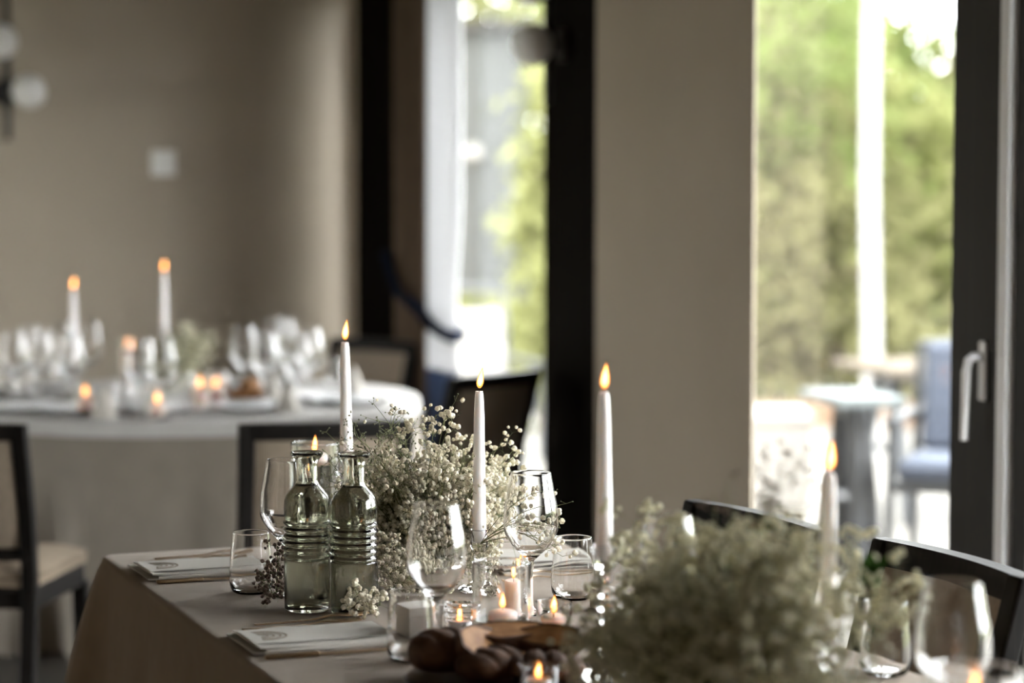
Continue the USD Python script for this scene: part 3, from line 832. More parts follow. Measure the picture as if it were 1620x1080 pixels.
def flame(t, loc, h=0.036, r=0.0062, lean=0.0):
    def drop(hh, rr_, z0):
        p_ = spl([(0.0, 0.0), (rr_ * 0.62, hh * 0.08), (rr_, hh * 0.28), (rr_ * 0.86, hh * 0.5), (rr_ * 0.42, hh * 0.78), (0.0, hh)], 16)
        m = lathe(p_, 20, False)
        m.vertices[:, 2] += z0
        m.vertices[:, 0] += lean * (np.maximum(m.vertices[:, 2], 0) / h) ** 1.5
        return m
    fl = obj('flame', drop(h, r, 0), M['flame_shell'], t, smooth=True, loc=loc)
    obj('flame_core', drop(h * 0.80, r * 0.70, h * 0.09), M['flame_core'], fl, smooth=True)


def taper(label, loc, h=0.27, rb_=0.0128, rt_=0.0075, lean=0.004, tilt=0.0):
    t = thing('taper_candle', label, 'candle', loc)
    bend = lambda m: m
    body = lathe(spl([(0, 0), (rb_ * 0.9, 0.0), (rb_, 0.004), ((rb_ + rt_) / 2 + 0.0006, h * 0.55), (rt_, h - 0.004), (rt_ * 0.8, h - 0.0005), (0, h - 0.003)], 40), 32, False)
    body.vertices[:, 0] += tilt * body.vertices[:, 2]
    obj('body', body, M['wax'], t, smooth=50)
    obj('wick', tm(tube([(tilt * h, 0, h - 0.004), (tilt * h + 0.0004, 0, h + 0.004), (tilt * h + 0.0016, 0, h + 0.009)], 0.0009, 6)), M['wick'], t)
    flame(t, (tilt * h + 0.0008, 0, h + 0.004), 0.040, 0.0066, lean)
    return t


def candlestick(label, loc, h):
    """Cut crystal: foot, stem of faceted balls and a flared cup whose floor carries the candle at h - 0.025."""
    t = thing('candlestick', label, 'candlestick', loc)
    foot = [(0, 0.002), (0.036, 0.0), (0.040, 0.004), (0.034, 0.010), (0.014, 0.017), (0.008, 0.022)]
    obj('foot', lathe(foot + [(0, 0.022)], 14, False), GLASS, t, smooth=False)
    zs, balls = 0.022, []
    top = h - 0.042
    n = max(2, int(round((top - zs) / 0.019)))
    st_ = (top - zs) / n
    for k in range(n):
        z = zs + k * st_
        balls += [(0.0065, z), (0.0118, z + st_ * 0.3), (0.0118, z + st_ * 0.7), (0.0065, z + st_ * 0.999)]
    obj('stem', lathe([(0, zs)] + balls + [(0, top)], 12, False), GLASS, t, smooth=False)
    cup = [(0, top), (0.011, top), (0.0165, top + 0.010), (0.0175, h - 0.016), (0.0215, h - 0.004), (0.0220, h), (0.0190, h - 0.001), (0.0150, h - 0.013), (0.0138, h - 0.0225), (0, h - 0.025)]
    obj('cup', lathe(cup, 14, False), GLASS, t, smooth=False)
    return t


def cylinder_vase(label, loc, r, h, water=None):
    t = thing('glass_cylinder', label, 'vase', loc)
    obj('body', lathe([(0, 0), (r - 0.002, 0), (r, 0.002), (r, h - 0.004), (r + 0.0004, h - 0.0018), (r - 0.0004, h), (r - 0.0034, h), (r - 0.0044, h - 0.0018), (r - 0.0040, h - 0.004), (r - 0.0040, 0.009), (0, 0.008)], 64, False), GLASS, t, smooth=50)
    if water:
        obj('water', lathe([(0, 0.0082), (r - 0.0039, 0.0088), (r - 0.0037, water), (0, water)], 64, False), M['water'], t, smooth=50)
    return t


def floating_candle(label, loc, r=0.026, fh=0.030):
    t = thing('floating_candle', label, 'candle', loc)
    obj('body', lathe(spl([(0, 0.0), (r * 0.7, 0.001), (r * 0.97, 0.008), (r, 0.015), (r * 0.90, 0.022), (r * 0.5, 0.0245), (0, 0.0235)], 36), 40, False), M['blush_wax'], t, smooth=50)
    obj('wick', tm(tube([(0, 0, 0.022), (0.0005, 0, 0.031)], 0.0009, 6)), M['wick'], t)
    flame(t, (0, 0, 0.027), fh, 0.0056, 0.0012)
    return t


def pillar(label, loc, r, h, fh=0.040, mat='blush_wax'):
    t = thing('pillar_candle', label, 'candle', loc)
    obj('body', lathe(spl([(0, 0), (r * 0.96, 0), (r, 0.003), (r, h - 0.006), (r * 0.93, h - 0.0005), (r * 0.8, h - 0.001), (0, h - 0.005)], 40), 40, False), M[mat], t, smooth=50)
    obj('wick', tm(tube([(0, 0, h - 0.006), (0.0006, 0, h + 0.006)], 0.0010, 6)), M['wick'], t)
    flame(t, (0, 0, h + 0.001), fh, 0.0064, 0.0015)
    return t


def votive(label, loc, r=0.032, h=0.062, cut=False):
    """A glass with a tealight of its own height inside; the light is a thing that stands in it."""
    t = thing('votive_glass', label, 'votive holder', loc)
    if cut:
        n = 18
        prof = [(0, 0), (r * 0.8, 0)]
        for k in range(6):
            z = h * (k + 0.5) / 6
            prof += [(r * (0.80 + 0.2 * k / 5), z - h / 14), (r * (0.86 + 0.2 * k / 5), z)]
        prof += [(r * 1.06, h), (r * 0.98, h), (r * 0.80, 0.012), (0, 0.010)]
        obj('body', lathe(prof, n, False), GLASS, t, smooth=False)
    else:
        obj('body', lathe([(0, 0), (r * 0.9, 0), (r * 0.94, 0.003), (r, h), (r - 0.002, h), (r * 0.94 - 0.0025, 0.010), (0, 0.009)], 40, False), GLASS, t, smooth=50)
    return t


def tealight(label, loc, r=0.0185, fh=0.026):
    t = thing('tealight', label, 'candle', loc)
    obj('cup', lathe([(0, 0), (r - 0.001, 0), (r, 0.001), (r, 0.015), (r - 0.0008, 0.015), (r - 0.0008, 0.002), (0, 0.0016)], 28, False), M['alu'], t, smooth=50)
    obj('wax', lathe([(0, 0.0018), (r - 0.0012, 0.0018), (r - 0.0012, 0.012), (0, 0.0115)], 28, False), M['blush_wax'], t, smooth=50)
    obj('wick', tm(tube([(0, 0, 0.011), (0.0005, 0, 0.018)], 0.0009, 6)), M['wick'], t)
    flame(t, (0, 0, 0.0145), fh, 0.0055, 0.001)
    return t


def tbl(s, w, z=0.0):
    return room(s, w, TABLE_Z + z)


ZT = TABLE_Z + 0.001
def lay(px, py, z=0.001):
    P = on(px, py)
    return np.array([P[0], P[1], TABLE_Z + z])


# --- the two bottles
b0 = bottle('ribbed glass water bottle on the left of the pair, before the flame', lay(487, 966))
dup(b0, lay(561, 970), 40, 'ribbed glass water bottle on the right of the pair, touching the flowers')

# --- wine glasses
def under_top(px, py_top, h):
    """Where a thing of height h stands on the table whose top is seen at that pixel."""
    r = ray(px, py_top)
    P = _C + r * (TABLE_Z + h - CAM_Z) / r[2]
    return np.array([P[0], P[1], ZT])


g0 = wine_glass('wine glass in front of the sharp flowers, above the small white box', under_top(690, 798, 0.246))
dup(g0, under_top(840, 748, 0.246), 0, 'wine glass right of the second sharp taper, before the blackish panel')
dup(g0, under_top(452, 728, 0.246), 0, 'wine glass behind the left bottle')
dup(g0, under_top(1058, 815, 0.246), 0, 'wine glass between third taper and the half hidden chair')
dup(g0, under_top(1508, 922, 0.246), 0, 'blurred wine glass at the lower right before the taupe chair')
t0 = tumbler('stemless water glass left of the bottles by the far place setting', under_top(397, 842, 0.112))
dup(t0, under_top(652, 934, 0.112), 0, 'stemless water glass nearest the camera, beside the dark bread')
dup(t0, under_top(907, 850, 0.112), 0, 'stemless water glass by the third taper, its rim against the blackish panel')
dup(t0, under_top(1402, 952, 0.112), 0, 'blurred stemless water glass under the dark green leaf')

# --- tall tapers in crystal candlesticks
def taper_at(px, py_top, depth, h_stick, labels, lean=0.004, tilt=0.0, h=None):
    P = at(px, py_top, depth)
    hh = (P[2] - ZT) - (h_stick - 0.025) if h is None else h
    base = np.array([P[0], P[1], ZT])
    candlestick(labels[1], base, h_stick)
    taper(labels[0], base + [0, 0, h_stick - 0.0247], hh, tilt=tilt, lean=lean)


taper_at(548, 541, 4.65, 0.185, ('slender white taper burning behind the bottles', 'crystal candlestick hidden in the flowers behind the right bottle'), 0.004, -0.012)
taper_at(758, 618, 4.375, 0.115, ('slender white taper burning in the middle of the sharp flowers', 'short cut crystal candlestick under the middle taper'), 0.006)
taper_at(957, 620, 3.60, 0.205, ('white taper burning before the greige pier', 'tall crystal candlestick under the taper before the pier'), 0.003, -0.006)
taper_at(1312, 748, 3.20, 0.160, ('blurred white taper nearest the camera, before the garden door', 'blurred crystal candlestick in the near flowers'), 0.003, 0.0)

# --- water cylinders and low candles
Pc = np.array([at(498, 700, 4.76)[0], at(498, 700, 4.76)[1], ZT])
cylinder_vase('tall glass cylinder with water behind the left bottle', Pc, 0.048, 0.232, 0.196)
floating_candle('floating candle burning in the tall cylinder behind the left bottle', Pc + [0.0, 0, 0.186], 0.026, 0.034)
Pv = under_top(793, 889, 0.135)
cylinder_vase('wide glass cylinder with rim lit in front of the middle taper', Pv, 0.048, 0.135, 0.042)
floating_candle('low round blush candle floating in the wide cylinder', Pv + [0.002, 0, 0.032], 0.0245, 0.027)
Pp = lay(829, 978)
pillar('blush pillar candle just behind the wide cylinder', Pp + VV * 0.012 + UU * 0.05, 0.0225, 0.060, 0.042)
Pv2 = lay(727, 1006)
votive('cut crystal votive glittering behind the small white box', Pv2, 0.027, 0.058, True)
tealight('tealight burning inside the cut crystal votive', Pv2 + [0, 0, 0.0102])
Pv3 = lay(876, 1010)
votive('blurred plain votive right of the wide cylinder', Pv3, 0.030, 0.060)
pillar('short blush candle inside the blurred votive', Pv3 + [0, 0, 0.0092], 0.021, 0.030, 0.032)
Pv4 = np.array([at(1543, 1050, 2.86)[0], at(1543, 1050, 2.86)[1], ZT])
cylinder_vase('glass cylinder at the lower right corner', Pv4, 0.060, 0.172, 0.120)
floating_candle('floating candle burning in the cylinder at the lower right corner', Pv4 + [0, 0, 0.110], 0.030, 0.036)
Pv5 = lay(852, 1100)
votive('blurred votive close to the camera below the bread', Pv5, 0.030, 0.045)
tealight('tealight burning close to the camera below the bread', Pv5 + [0, 0, 0.0092])

# ================================================================== place settings
import shapely


def extrude(poly, h):
    return trimesh.creation.extrude_polygon(poly, h, engine='earcut')


def fork_mesh(L=0.20):
    hs = [shapely.LineString([(0, 0), (L * 0.35, 0)]).buffer(0.0042), shapely.LineString([(L * 0.3, 0), (L * 0.70, 0)]).buffer(0.0026)]
    hs.append(shapely.Polygon([(L * 0.66, -0.0026), (L * 0.74, -0.0105), (L * 0.80, -0.0112), (L * 0.80, 0.0112), (L * 0.74, 0.0105), (L * 0.66, 0.0026)]))
    for y in (-0.0095, -0.0032, 0.0032, 0.0095):
        hs.append(shapely.LineString([(L * 0.79, y), (L, y * 0.9)]).buffer(0.0015))
    m = extrude(shapely.union_all(hs).simplify(0.0003), 0.0022)
    m = m.subdivide_to_size(0.012)
    x = m.vertices[:, 0] / L
    m.vertices[:, 2] += 0.010 * np.exp(-((x - 0.72) / 0.16) ** 2) * 0.6 + 0.006 * np.clip((x - 0.8) / 0.2, 0, 1)
    m.vertices[:, 2] -= m.vertices[:, 2].min()
    return m


def knife_parts(L=0.215):
    hd_ = rbox(0, L * 0.42, -0.0055, 0.0055, 0, 0.007, 0.003)
    bl = extrude(shapely.Polygon([(L * 0.41, -0.005), (L * 0.5, -0.0075), (L * 0.9, -0.009), (L * 0.98, -0.002), (L, 0.006), (L * 0.41, 0.006)]), 0.0022)
    return hd_, move(bl, (0, 0, 0.0022))


def wavy_sheet(x0, x1, y0, y1, z, thick, amp, seed, nx=24, ny=20, curl=0.0):
    xs, ys = np.linspace(x0, x1, nx), np.linspace(y0, y1, ny)
    X, Y = np.meshgrid(xs, ys)
    Z = z + amp * (meshkit.noise(np.stack([X * 22, Y * 22, 0 * X + seed], -1), seed)) + curl * np.clip((x0 + 0.03 - X) / 0.03, 0, 1) ** 2
    n, k = nx, ny
    T = np.stack([X, Y, Z + thick], -1).reshape(-1, 3)
    B = np.stack([X, Y, Z], -1).reshape(-1, 3)
    i, j = np.meshgrid(np.arange(k - 1), np.arange(n - 1), indexing='ij')
    q = np.stack([i * n + j, i * n + j + 1, (i + 1) * n + j + 1, (i + 1) * n + j], -1).reshape(-1, 4)
    f = np.vstack([q[:, [0, 1, 2]], q[:, [0, 2, 3]]])
    o = n * k
    rim = [j for j in range(n)] + [i * n + n - 1 for i in range(1, k)] + [(k - 1) * n + j for j in range(n - 2, -1, -1)] + [i * n for i in range(k - 2, 0, -1)]
    side = []
    for a, b in zip(rim, rim[1:] + rim[:1]):
        side += [[a, a + o, b + o], [a, b + o, b]]
    return trimesh.Trimesh(np.vstack([T, B]), np.vstack([f, f[:, ::-1] + o, side]), process=False)


def arcs_mesh(cx, cy, radii, z, w=0.0016):
    g = []
    for r in radii:
        a = np.linspace(-1.75, 1.75, 30)
        g.append(shapely.LineString(np.column_stack([cx + r * np.cos(a), cy + r * 0.92 * np.sin(a)])).buffer(w))
    u_ = shapely.union_all(g)
    return move(cat_([extrude(p_, 0.0004) for p_ in getattr(u_, 'geoms', [u_])]), (0, 0, z))


FORK, (KNIFE_H, KNIFE_B) = fork_mesh(), knife_parts()


def setting(w, side, tag_):
    """One guest's place: folded napkin, printed card on it, two gold forks on its left and a gold-handled knife on its right."""
    base, rz = (room(0.0, w), DEG) if side == 'left' else (room(LT_W, w), DEG + 180)
    cz, sz_ = math.cos(math.radians(rz)), math.sin(math.radians(rz))
    P = lambda x, y, z=0.001: base + np.array([x * cz - y * sz_, x * sz_ + y * cz, TABLE_Z + z])
    out = []
    n = thing('napkin', f'folded white napkin {tag_}', 'napkin', P(0, 0), rz)
    obj('lower_fold', wavy_sheet(0.012, 0.245, -0.085, 0.088, 0.0, 0.003, 0.0030, 3), M['napkin'], n, smooth=40)
    obj('upper_fold', wavy_sheet(0.020, 0.240, -0.088, 0.078, 0.0064, 0.003, 0.0030, 5, curl=0.002), M['napkin'], n, smooth=40)
    obj('rolled_edge', tm(tube([(0.03, -0.094, 0.005), (0.12, -0.097, 0.006), (0.20, -0.094, 0.0085), (0.236, -0.088, 0.009)], [0.004, 0.005, 0.008, 0.0085], 10)), M['napkin'], n, smooth=50)
    mn = thing('menu_card', f'white card with tan arch print {tag_}', 'card', P(0, 0, 0.0138), rz)
    obj('sheet', wavy_sheet(0.022, 0.255, -0.062, 0.062, 0.0, 0.0009, 0.0006, 9), M['paper'], mn, smooth=40)
    obj('arch_print', arcs_mesh(0.048, 0.0, (0.010, 0.020, 0.031, 0.040), 0.0015), M['print'], mn, smooth=False, label='tan print of nested arches')
    for k, (dx, dy, a) in enumerate(((0.055, 0.135, -3.0), (0.085, 0.168, 4.0))):
        fk = thing('fork', f'{("inner", "outer")[k]} gold fork {tag_}', 'fork', P(dx, dy), rz + a)
        obj('fork_body', FORK, M['gold'], fk, smooth=40)
    kn = thing('knife', f'gold knife {tag_}', 'knife', P(0.02, -0.118), rz)
    obj('knife_handle', KNIFE_H, M['gold'], kn, smooth=40)
    obj('blade', KNIFE_B, M['gold'], kn, smooth=40)


setting(-0.268, 'left', 'at the far left corner of the long table')
setting(-1.022, 'left', 'at the near left place')
setting(-1.10, 'right', 'at the middle place on the window side')
setting(-0.42, 'right', 'at the far place on the window side')


def small_box(label, loc, rotz, w, d, h):
    t = thing('favour_box', label, 'box', loc, rotz)
    obj('body', rbox(-w / 2, w / 2, -d / 2, d / 2, 0, h, 0.0015), M['boxcard'], t)
    obj('lid', rbox(-w / 2 - 0.0012, w / 2 + 0.0012, -d / 2 - 0.0012, d / 2 + 0.0012, h - 0.014, h + 0.0015, 0.0012), M['boxcard'], t)


small_box('small white gift box under the wine glass by the dark bread', lay(661, 1006), 28, 0.062, 0.062, 0.052)
small_box('small white gift box on the window side behind the crystal candlestick', tbl(0.70, -0.93, 0.001), 26, 0.04, 0.06, 0.034)

# ------------------------------------------------------------------ bread on a glass plate
bp_ = lay(800, 1088)
plate0 = thing('glass_plate', 'large glass plate carrying the dark bread', 'plate', bp_)
obj('body', lathe([(0, 0), (0.09, 0), (0.10, 0.003), (0.150, 0.014), (0.152, 0.016), (0.150, 0.0175), (0.099, 0.0065), (0.088, 0.0045), (0, 0.0045)], 64, False), GLASS, plate0, smooth=50)


def loaf(label, loc, rotz, L, W, H, mat, seed, tilt=0.0, scores=3):
    m = trimesh.creation.icosphere(4, 1.0)
    v = m.vertices.copy()
    v = np.sign(v) * np.abs(v) ** 0.85 * [L / 2, W / 2, H / 2]
    v *= (1 + 0.10 * (meshkit.fbm(m.vertices * 2.1 + seed, 3, seed) - 0.5))[:, None]
    for k in range(scores):
        x0 = -L * 0.28 + k * L * 0.28
        dd = np.abs(v[:, 0] - x0 + v[:, 1] * 0.35)
        v[:, 2] -= np.where(v[:, 2] > 0, 0.006 * np.exp(-(dd / 0.005) ** 2), 0)
    v[:, 2] = np.maximum(v[:, 2], -H * 0.40)
    m.vertices = v
    m = rot(m, tilt, [0, 1, 0])
    m.vertices[:, 2] -= m.vertices[:, 2].min()
    t = thing('bread_roll', label, 'bread roll', loc, rotz)
    obj('crust', m, M[mat], t, smooth=True)
    return t


def slice_(label, loc, rotz, lean, W=0.11, H=0.075, th=0.018, seed=0, crumb='crumb', crust='crust'):
    """A slice of bread: crumb disc with a rim of crust; leans back by lean degrees from upright."""
    a = np.linspace(0, 2 * np.pi, 48, endpoint=False)
    rr_ = 1 + 0.06 * np.sin(3 * a + seed) + 0.03 * np.sin(7 * a + 2 * seed)
    P2 = np.column_stack([W / 2 * rr_ * np.cos(a), H / 2 * rr_ * np.sin(a)])
    pg = shapely.Polygon(P2)
    inner = pg.buffer(-0.0045)
    cr = extrude(pg.difference(inner), th)
    cm = move(extrude(inner.buffer(0.0004), th - 0.0016), (0, 0, 0.0008))
    t = thing('bread_slice', label, 'bread slice', loc, rotz)
    out = []
    for m in (cr, cm):
        m = rot(m, 90 - lean, [1, 0, 0])
        out.append(m)
    z0 = min(m.vertices[:, 2].min() for m in out)
    for m in out:
        m.vertices[:, 2] -= z0
    obj('crust', out[0], M[crust], t, smooth=40)
    obj('crumb', out[1], M[crumb], t, smooth=40)
    return t


Z0 = 0.0055
loaf('dark round bread roll at the left end of the glass plate', lay(706, 1072, 0.012) + [0, 0.01, 0], 20, 0.118, 0.095, 0.070, 'crust', 3)
loaf('dark bread roll in the middle of the glass plate', lay(776, 1078, Z0), 40, 0.115, 0.085, 0.055, 'crust', 8)
loaf('brown bread roll on the right of the glass plate', lay(862, 1082, Z0), -15, 0.12, 0.085, 0.050, 'crust', 12)
loaf('dark bread roll at the back of the glass plate', lay(812, 1054, Z0), 5, 0.12, 0.08, 0.050, 'golden_crust', 15)
slice_('toasted bread slice lying topmost on the rolls, its edge lit by the candle', lay(806, 1066, 0.044), 14, 72, 0.120, 0.055, 0.020, 1, 'golden_crust')
slice_('toasted bread slice leaning on the middle roll', lay(748, 1074, 0.030), 50, 42, 0.085, 0.055, 0.020, 2, 'golden_crust')
slice_('toasted bread slice lying at the right on the rolls', lay(872, 1070, 0.036), -18, 62, 0.11, 0.055, 0.020, 4, 'golden_crust')

# ================================================================== flowers
_ico = trimesh.creation.icosphere(1, 1.0)
_rb = np.random.default_rng(3)
BLOSSOMS = []
for _ in range(4):
    v = _ico.vertices * (0.74 + 0.42 * _rb.random((len(_ico.vertices), 1)))
    BLOSSOMS.append(np.array(v))
BF = np.array(_ico.faces)
_oct = trimesh.creation.icosphere(0, 1.0)
_o8 = trimesh.creation.octahedron() if hasattr(trimesh.creation, 'octahedron') else trimesh.creation.icosphere(0)
OV, OF = np.array(_oct.vertices) * [0.8, 0.8, 1.1], np.array(_oct.faces)


def unit(v):
    v = np.asarray(v, float)
    return v / (np.linalg.norm(v, axis=-1, keepdims=True) + 1e-12)


def sprig_geometry(base, tip, rng, stems, flowers, buds, branches=7, reach=0.045, bl=(2, 4), bud=0.3, r=0.0009, sides=4):
    base, tip = np.asarray(base, float), np.asarray(tip, float)
    L = np.linalg.norm(tip - base)
    ctrl = (base + tip) / 2 + np.array([0, 0, 0.18 * L]) + rng.normal(size=3) * 0.06 * L
    tt = np.linspace(0, 1, 8)[:, None]
    curve = (1 - tt) ** 2 * base + 2 * tt * (1 - tt) * ctrl + tt ** 2 * tip
    stems.append(tube(curve, np.linspace(r, r * 0.55, 8), sides, False))
    for b in range(branches):
        q = rng.uniform(0.55, 1.0) if b else 1.0
        p0 = (1 - q) ** 2 * base + 2 * q * (1 - q) * ctrl + q ** 2 * tip
        dirn = unit(unit(tip - ctrl) * 0.5 + rng.normal(size=3) * 0.75 + [0, 0, 0.25])
        p1 = p0 + dirn * reach * rng.uniform(0.45, 1.0)
        stems.append(tube([p0, (p0 + p1) / 2 + rng.normal(size=3) * 0.002, p1], [r * 0.55, r * 0.45, r * 0.35], 3, False))
        for _ in range(rng.integers(bl[0], bl[1] + 1)):
            d2 = unit(dirn * 0.6 + rng.normal(size=3) * 0.7)
            p2 = p1 + d2 * rng.uniform(0.006, 0.016)
            stems.append(tube([p1, p2], [r * 0.35, r * 0.3], 3, False))
            if rng.random() < bud:
                buds.append(p2)
            else:
                flowers.append(p2)


def bunch(label, base, tips, rng, branches=7, reach=0.045, bl=(2, 4), bud=0.3, rf=0.0045, rbud=0.0016, mat='blossom', singles=0, floor=TABLE_Z + 0.006, name='baby_breath_bunch', cat='flowers', r=0.0009, group=None):
    stems, fl, bd = [], [], []
    for b, tp in tips:
        sprig_geometry(b, tp, rng, stems, fl, bd, branches, reach, bl, bud, r)
    t = thing(name, label, cat, base, 0, group)
    base = np.asarray(base, float)
    sv, sf = join(stems)
    sv[:, 2] = np.maximum(sv[:, 2], TABLE_Z + 0.0015)
    obj('stems', (sv - base, sf), M['stem'], t, smooth=True, kind='stuff')
    F_ = np.array(fl)
    F_ = F_[F_[:, 2] > floor]
    order = np.argsort((F_ - _C) @ _F)
    F_ = F_[order]
    sizes = rf * rng.uniform(0.65, 1.2, len(F_))
    k = min(singles, len(F_))
    for i in range(k):
        v, f = scatter(BLOSSOMS[i % 4], BF, F_[i:i + 1] - base, sizes[i:i + 1], rng)
        obj('blossom', (v, f), M[mat], t, smooth=False)
    rest = F_[k:]
    parts = []
    for q in range(4):
        sel = rest[q::4]
        if len(sel):
            parts.append(scatter(BLOSSOMS[q], BF, sel - base, sizes[k:][q::4], rng))
    if parts:
        obj('blossoms', join(parts), M[mat], t, smooth=False, kind='stuff')
    if bd:
        B_ = np.array(bd)
        B_ = B_[B_[:, 2] > TABLE_Z + 0.003]
        obj('buds', scatter(OV, OF, B_ - base, rbud * rng.uniform(0.7, 1.2, len(B_)), rng), M['bud'], t, smooth=True, kind='stuff')
    return t


def ell_tips(rng, n, ells, base, lift=0.02, p=0.5):
    """Tips inside ellipsoids given by (centre, radii); every stem starts near the base."""
    out = []
    vol = np.array([e[1][0] * e[1][1] * e[1][2] * (e[2] if len(e) > 2 else 1) for e in ells]) ** 0.8
    for k in rng.choice(len(ells), n, p=vol / vol.sum()):
        c, rad = np.asarray(ells[k][0]), np.asarray(ells[k][1])
        d = unit(rng.normal(size=3))
        P = c + d * rad * rng.uniform(0.05, 1) ** p
        P[2] = max(P[2], TABLE_Z + 0.012)
        b = np.asarray(base) + rng.normal(size=3) * [0.02, 0.02, 0.006]
        b[2] = max(b[2], TABLE_Z + 0.02)
        out.append((b, P))
    return out


rng = np.random.default_rng(21)
# low glass bowl inside each bunch
def bowl(label, loc):
    t = thing('flower_bowl', label, 'bowl', loc)
    obj('body', lathe([(0, 0), (0.035, 0), (0.05, 0.02), (0.052, 0.045), (0.045, 0.06), (0.0425, 0.06), (0.0485, 0.044), (0.0465, 0.022), (0.033, 0.004), (0, 0.004)], 40, False), GLASS, t, smooth=50)


mb = np.array([*at(672, 900, 4.46)[:2], TABLE_Z + 0.03])
bowl('low glass bowl inside the sharp flowers', (mb[0], mb[1], ZT))
A = lambda px, py, D: at(px, py, D)
ells = [(A(650, 850, 4.40), (0.085, 0.10, 0.115)), (A(720, 800, 4.44), (0.085, 0.10, 0.105)), (A(600, 800, 4.50), (0.075, 0.09, 0.085)), (A(760, 850, 4.46), (0.075, 0.08, 0.10)),
        (A(670, 760, 4.48), (0.085, 0.08, 0.05)), (A(640, 920, 4.30), (0.06, 0.06, 0.05)), (A(790, 790, 4.50), (0.05, 0.06, 0.07))]
tips = ell_tips(rng, 270, ells, mb)
bunch('dense cloud of white gypsophila in sharp focus right of the bottles', mb, tips, rng, 8, 0.036, (2, 4), 0.25, 0.0047, singles=180)
# thin twigs of buds at the upper left of it
tips = [(mb + rng.normal(size=3) * 0.01, A(px, py, 4.42 + rng.normal() * 0.04)) for px, py in ((548, 708), (562, 690), (580, 712), (600, 690), (592, 735), (570, 740), (630, 700), (615, 668), (535, 745), (520, 760))]
bunch('thin green twigs of buds rising behind the right bottle', mb, tips, rng, 13, 0.055, (3, 5), 0.86, 0.0040, 0.0019, name='bud_twigs', r=0.0011)
tips = [(mb, A(664, 668, 4.40)), (mb, A(690, 655, 4.40)), (mb, A(708, 650, 4.41)), (mb, A(622, 668, 4.42)), (mb, A(640, 662, 4.42)), (mb, A(715, 665, 4.40))]
bunch('tall gypsophila sprig standing highest above the sharp cloud', mb, tips, rng, 8, 0.030, (2, 4), 0.22, 0.0048, singles=200, name='flower_sprig')
tips = [(mb, A(px, py, 4.46)) for px, py in ((812, 712), (800, 700), (790, 705), (780, 715), (815, 722))]
bunch('gypsophila sprig right of the middle taper before the dark chair', mb, tips, rng, 5, 0.024, (2, 4), 0.1, 0.0046, singles=200, name='flower_sprig')
tips = [(A(760, 860, 4.36), A(px, py, 4.18)) for px, py in ((874, 775), (882, 800), (868, 820), (886, 835), (872, 850), (880, 865), (858, 870), (890, 880), (862, 840))]
bunch('gypsophila sprig arching over the wide cylinder, warmed by candlelight', A(760, 860, 4.36), tips, rng, 4, 0.026, (2, 3), 0.15, 0.0050, singles=200, name='flower_sprig')
# little tufts lying on the cloth round the bottles
tb_ = lay(438, 948, 0.012)
tips = [(tb_, A(px, py, 4.24)) for px, py in ((425, 930), (432, 905), (440, 888), (428, 945), (446, 940), (420, 918), (438, 865), (446, 915))]
bunch('small dark tuft of flowers on the cloth left of the left bottle', tb_, tips, rng, 8, 0.020, (2, 4), 0.15, 0.0035, singles=60, name='flower_tuft', mat='dried')
tb_ = lay(585, 972, 0.012)
tips = [(tb_, A(px, py, 4.10)) for px, py in ((558, 950), (575, 962), (590, 965), (565, 940), (600, 958), (585, 950))]
bunch('small tuft of flowers on the cloth before the right bottle', tb_, tips, rng, 6, 0.018, (2, 4), 0.1, 0.0046, singles=60, name='flower_tuft')

# --- blurred bunches close to the camera
nb1 = np.array([*at(1150, 1100, 3.22)[:2], TABLE_Z + 0.03])
bowl('low glass bowl inside the near flowers', (nb1[0], nb1[1], ZT))
ells = [(A(1010, 965, 3.48), (0.10, 0.12, 0.085)), (A(1130, 940, 3.25), (0.11, 0.15, 0.105)), (A(1235, 920, 3.05), (0.085, 0.11, 0.095)), (A(1080, 1030, 3.15), (0.16, 0.14, 0.10)),
        (A(1230, 1030, 3.0), (0.12, 0.12, 0.10)), (A(960, 1040, 3.40), (0.08, 0.10, 0.06))]
tips = ell_tips(rng, 250, ells, nb1, p=0.5)
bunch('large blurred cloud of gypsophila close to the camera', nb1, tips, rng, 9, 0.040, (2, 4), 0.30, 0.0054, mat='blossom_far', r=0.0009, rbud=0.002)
tips = [(nb1, A(px, py, D)) for px, py, D in ((985, 815, 3.45), (1000, 835, 3.42), (1020, 800, 3.45), (965, 850, 3.45))]
bunch('blurred gypsophila sprig left of the near cloud, before the pier', nb1, tips, rng, 6, 0.03, (2, 4), 0.1, 0.0048, mat='blossom_far', name='flower_sprig', singles=40)
tips = [(nb1, A(px, py, 3.15)) for px, py in ((1192, 722), (1215, 742), (1240, 728), (1262, 735), (1282, 748), (1230, 752), (1250, 750), (1215, 790), (1235, 785), (1130, 782), (1150, 770), (1165, 792))]
bunch('dark dried sprig reaching over the white bench block', nb1, tips, rng, 4, 0.020, (2, 4), 0.15, 0.0032, mat='dried', name='flower_sprig', singles=60)
nb2 = np.array([*at(1330, 1060, 3.0)[:2], TABLE_Z + 0.03])
tips = [(nb2, A(px, py, D)) for px, py, D in ((1420, 905, 3.12), (1432, 925, 3.12), (1410, 925, 3.15), (1440, 940, 3.1), (1395, 945, 3.1), (1340, 860, 3.2), (1350, 880, 3.2), (1358, 855, 3.22), (1370, 920, 3.1), (1345, 905, 3.15))]
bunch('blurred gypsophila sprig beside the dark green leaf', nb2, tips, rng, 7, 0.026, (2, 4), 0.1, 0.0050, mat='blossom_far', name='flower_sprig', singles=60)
lf = thing('leaf_sprig', 'dark green leaves beside the near gypsophila, before the taupe chair', 'leaves', nb2)
lfrng = np.random.default_rng(4)
stem_pts = [nb2 - nb2, (A(1375, 960, 3.1) - nb2), (A(1383, 915, 3.1) - nb2)]
obj('stem', tm(tube(stem_pts, 0.0012, 5)), M['stem'], lf)


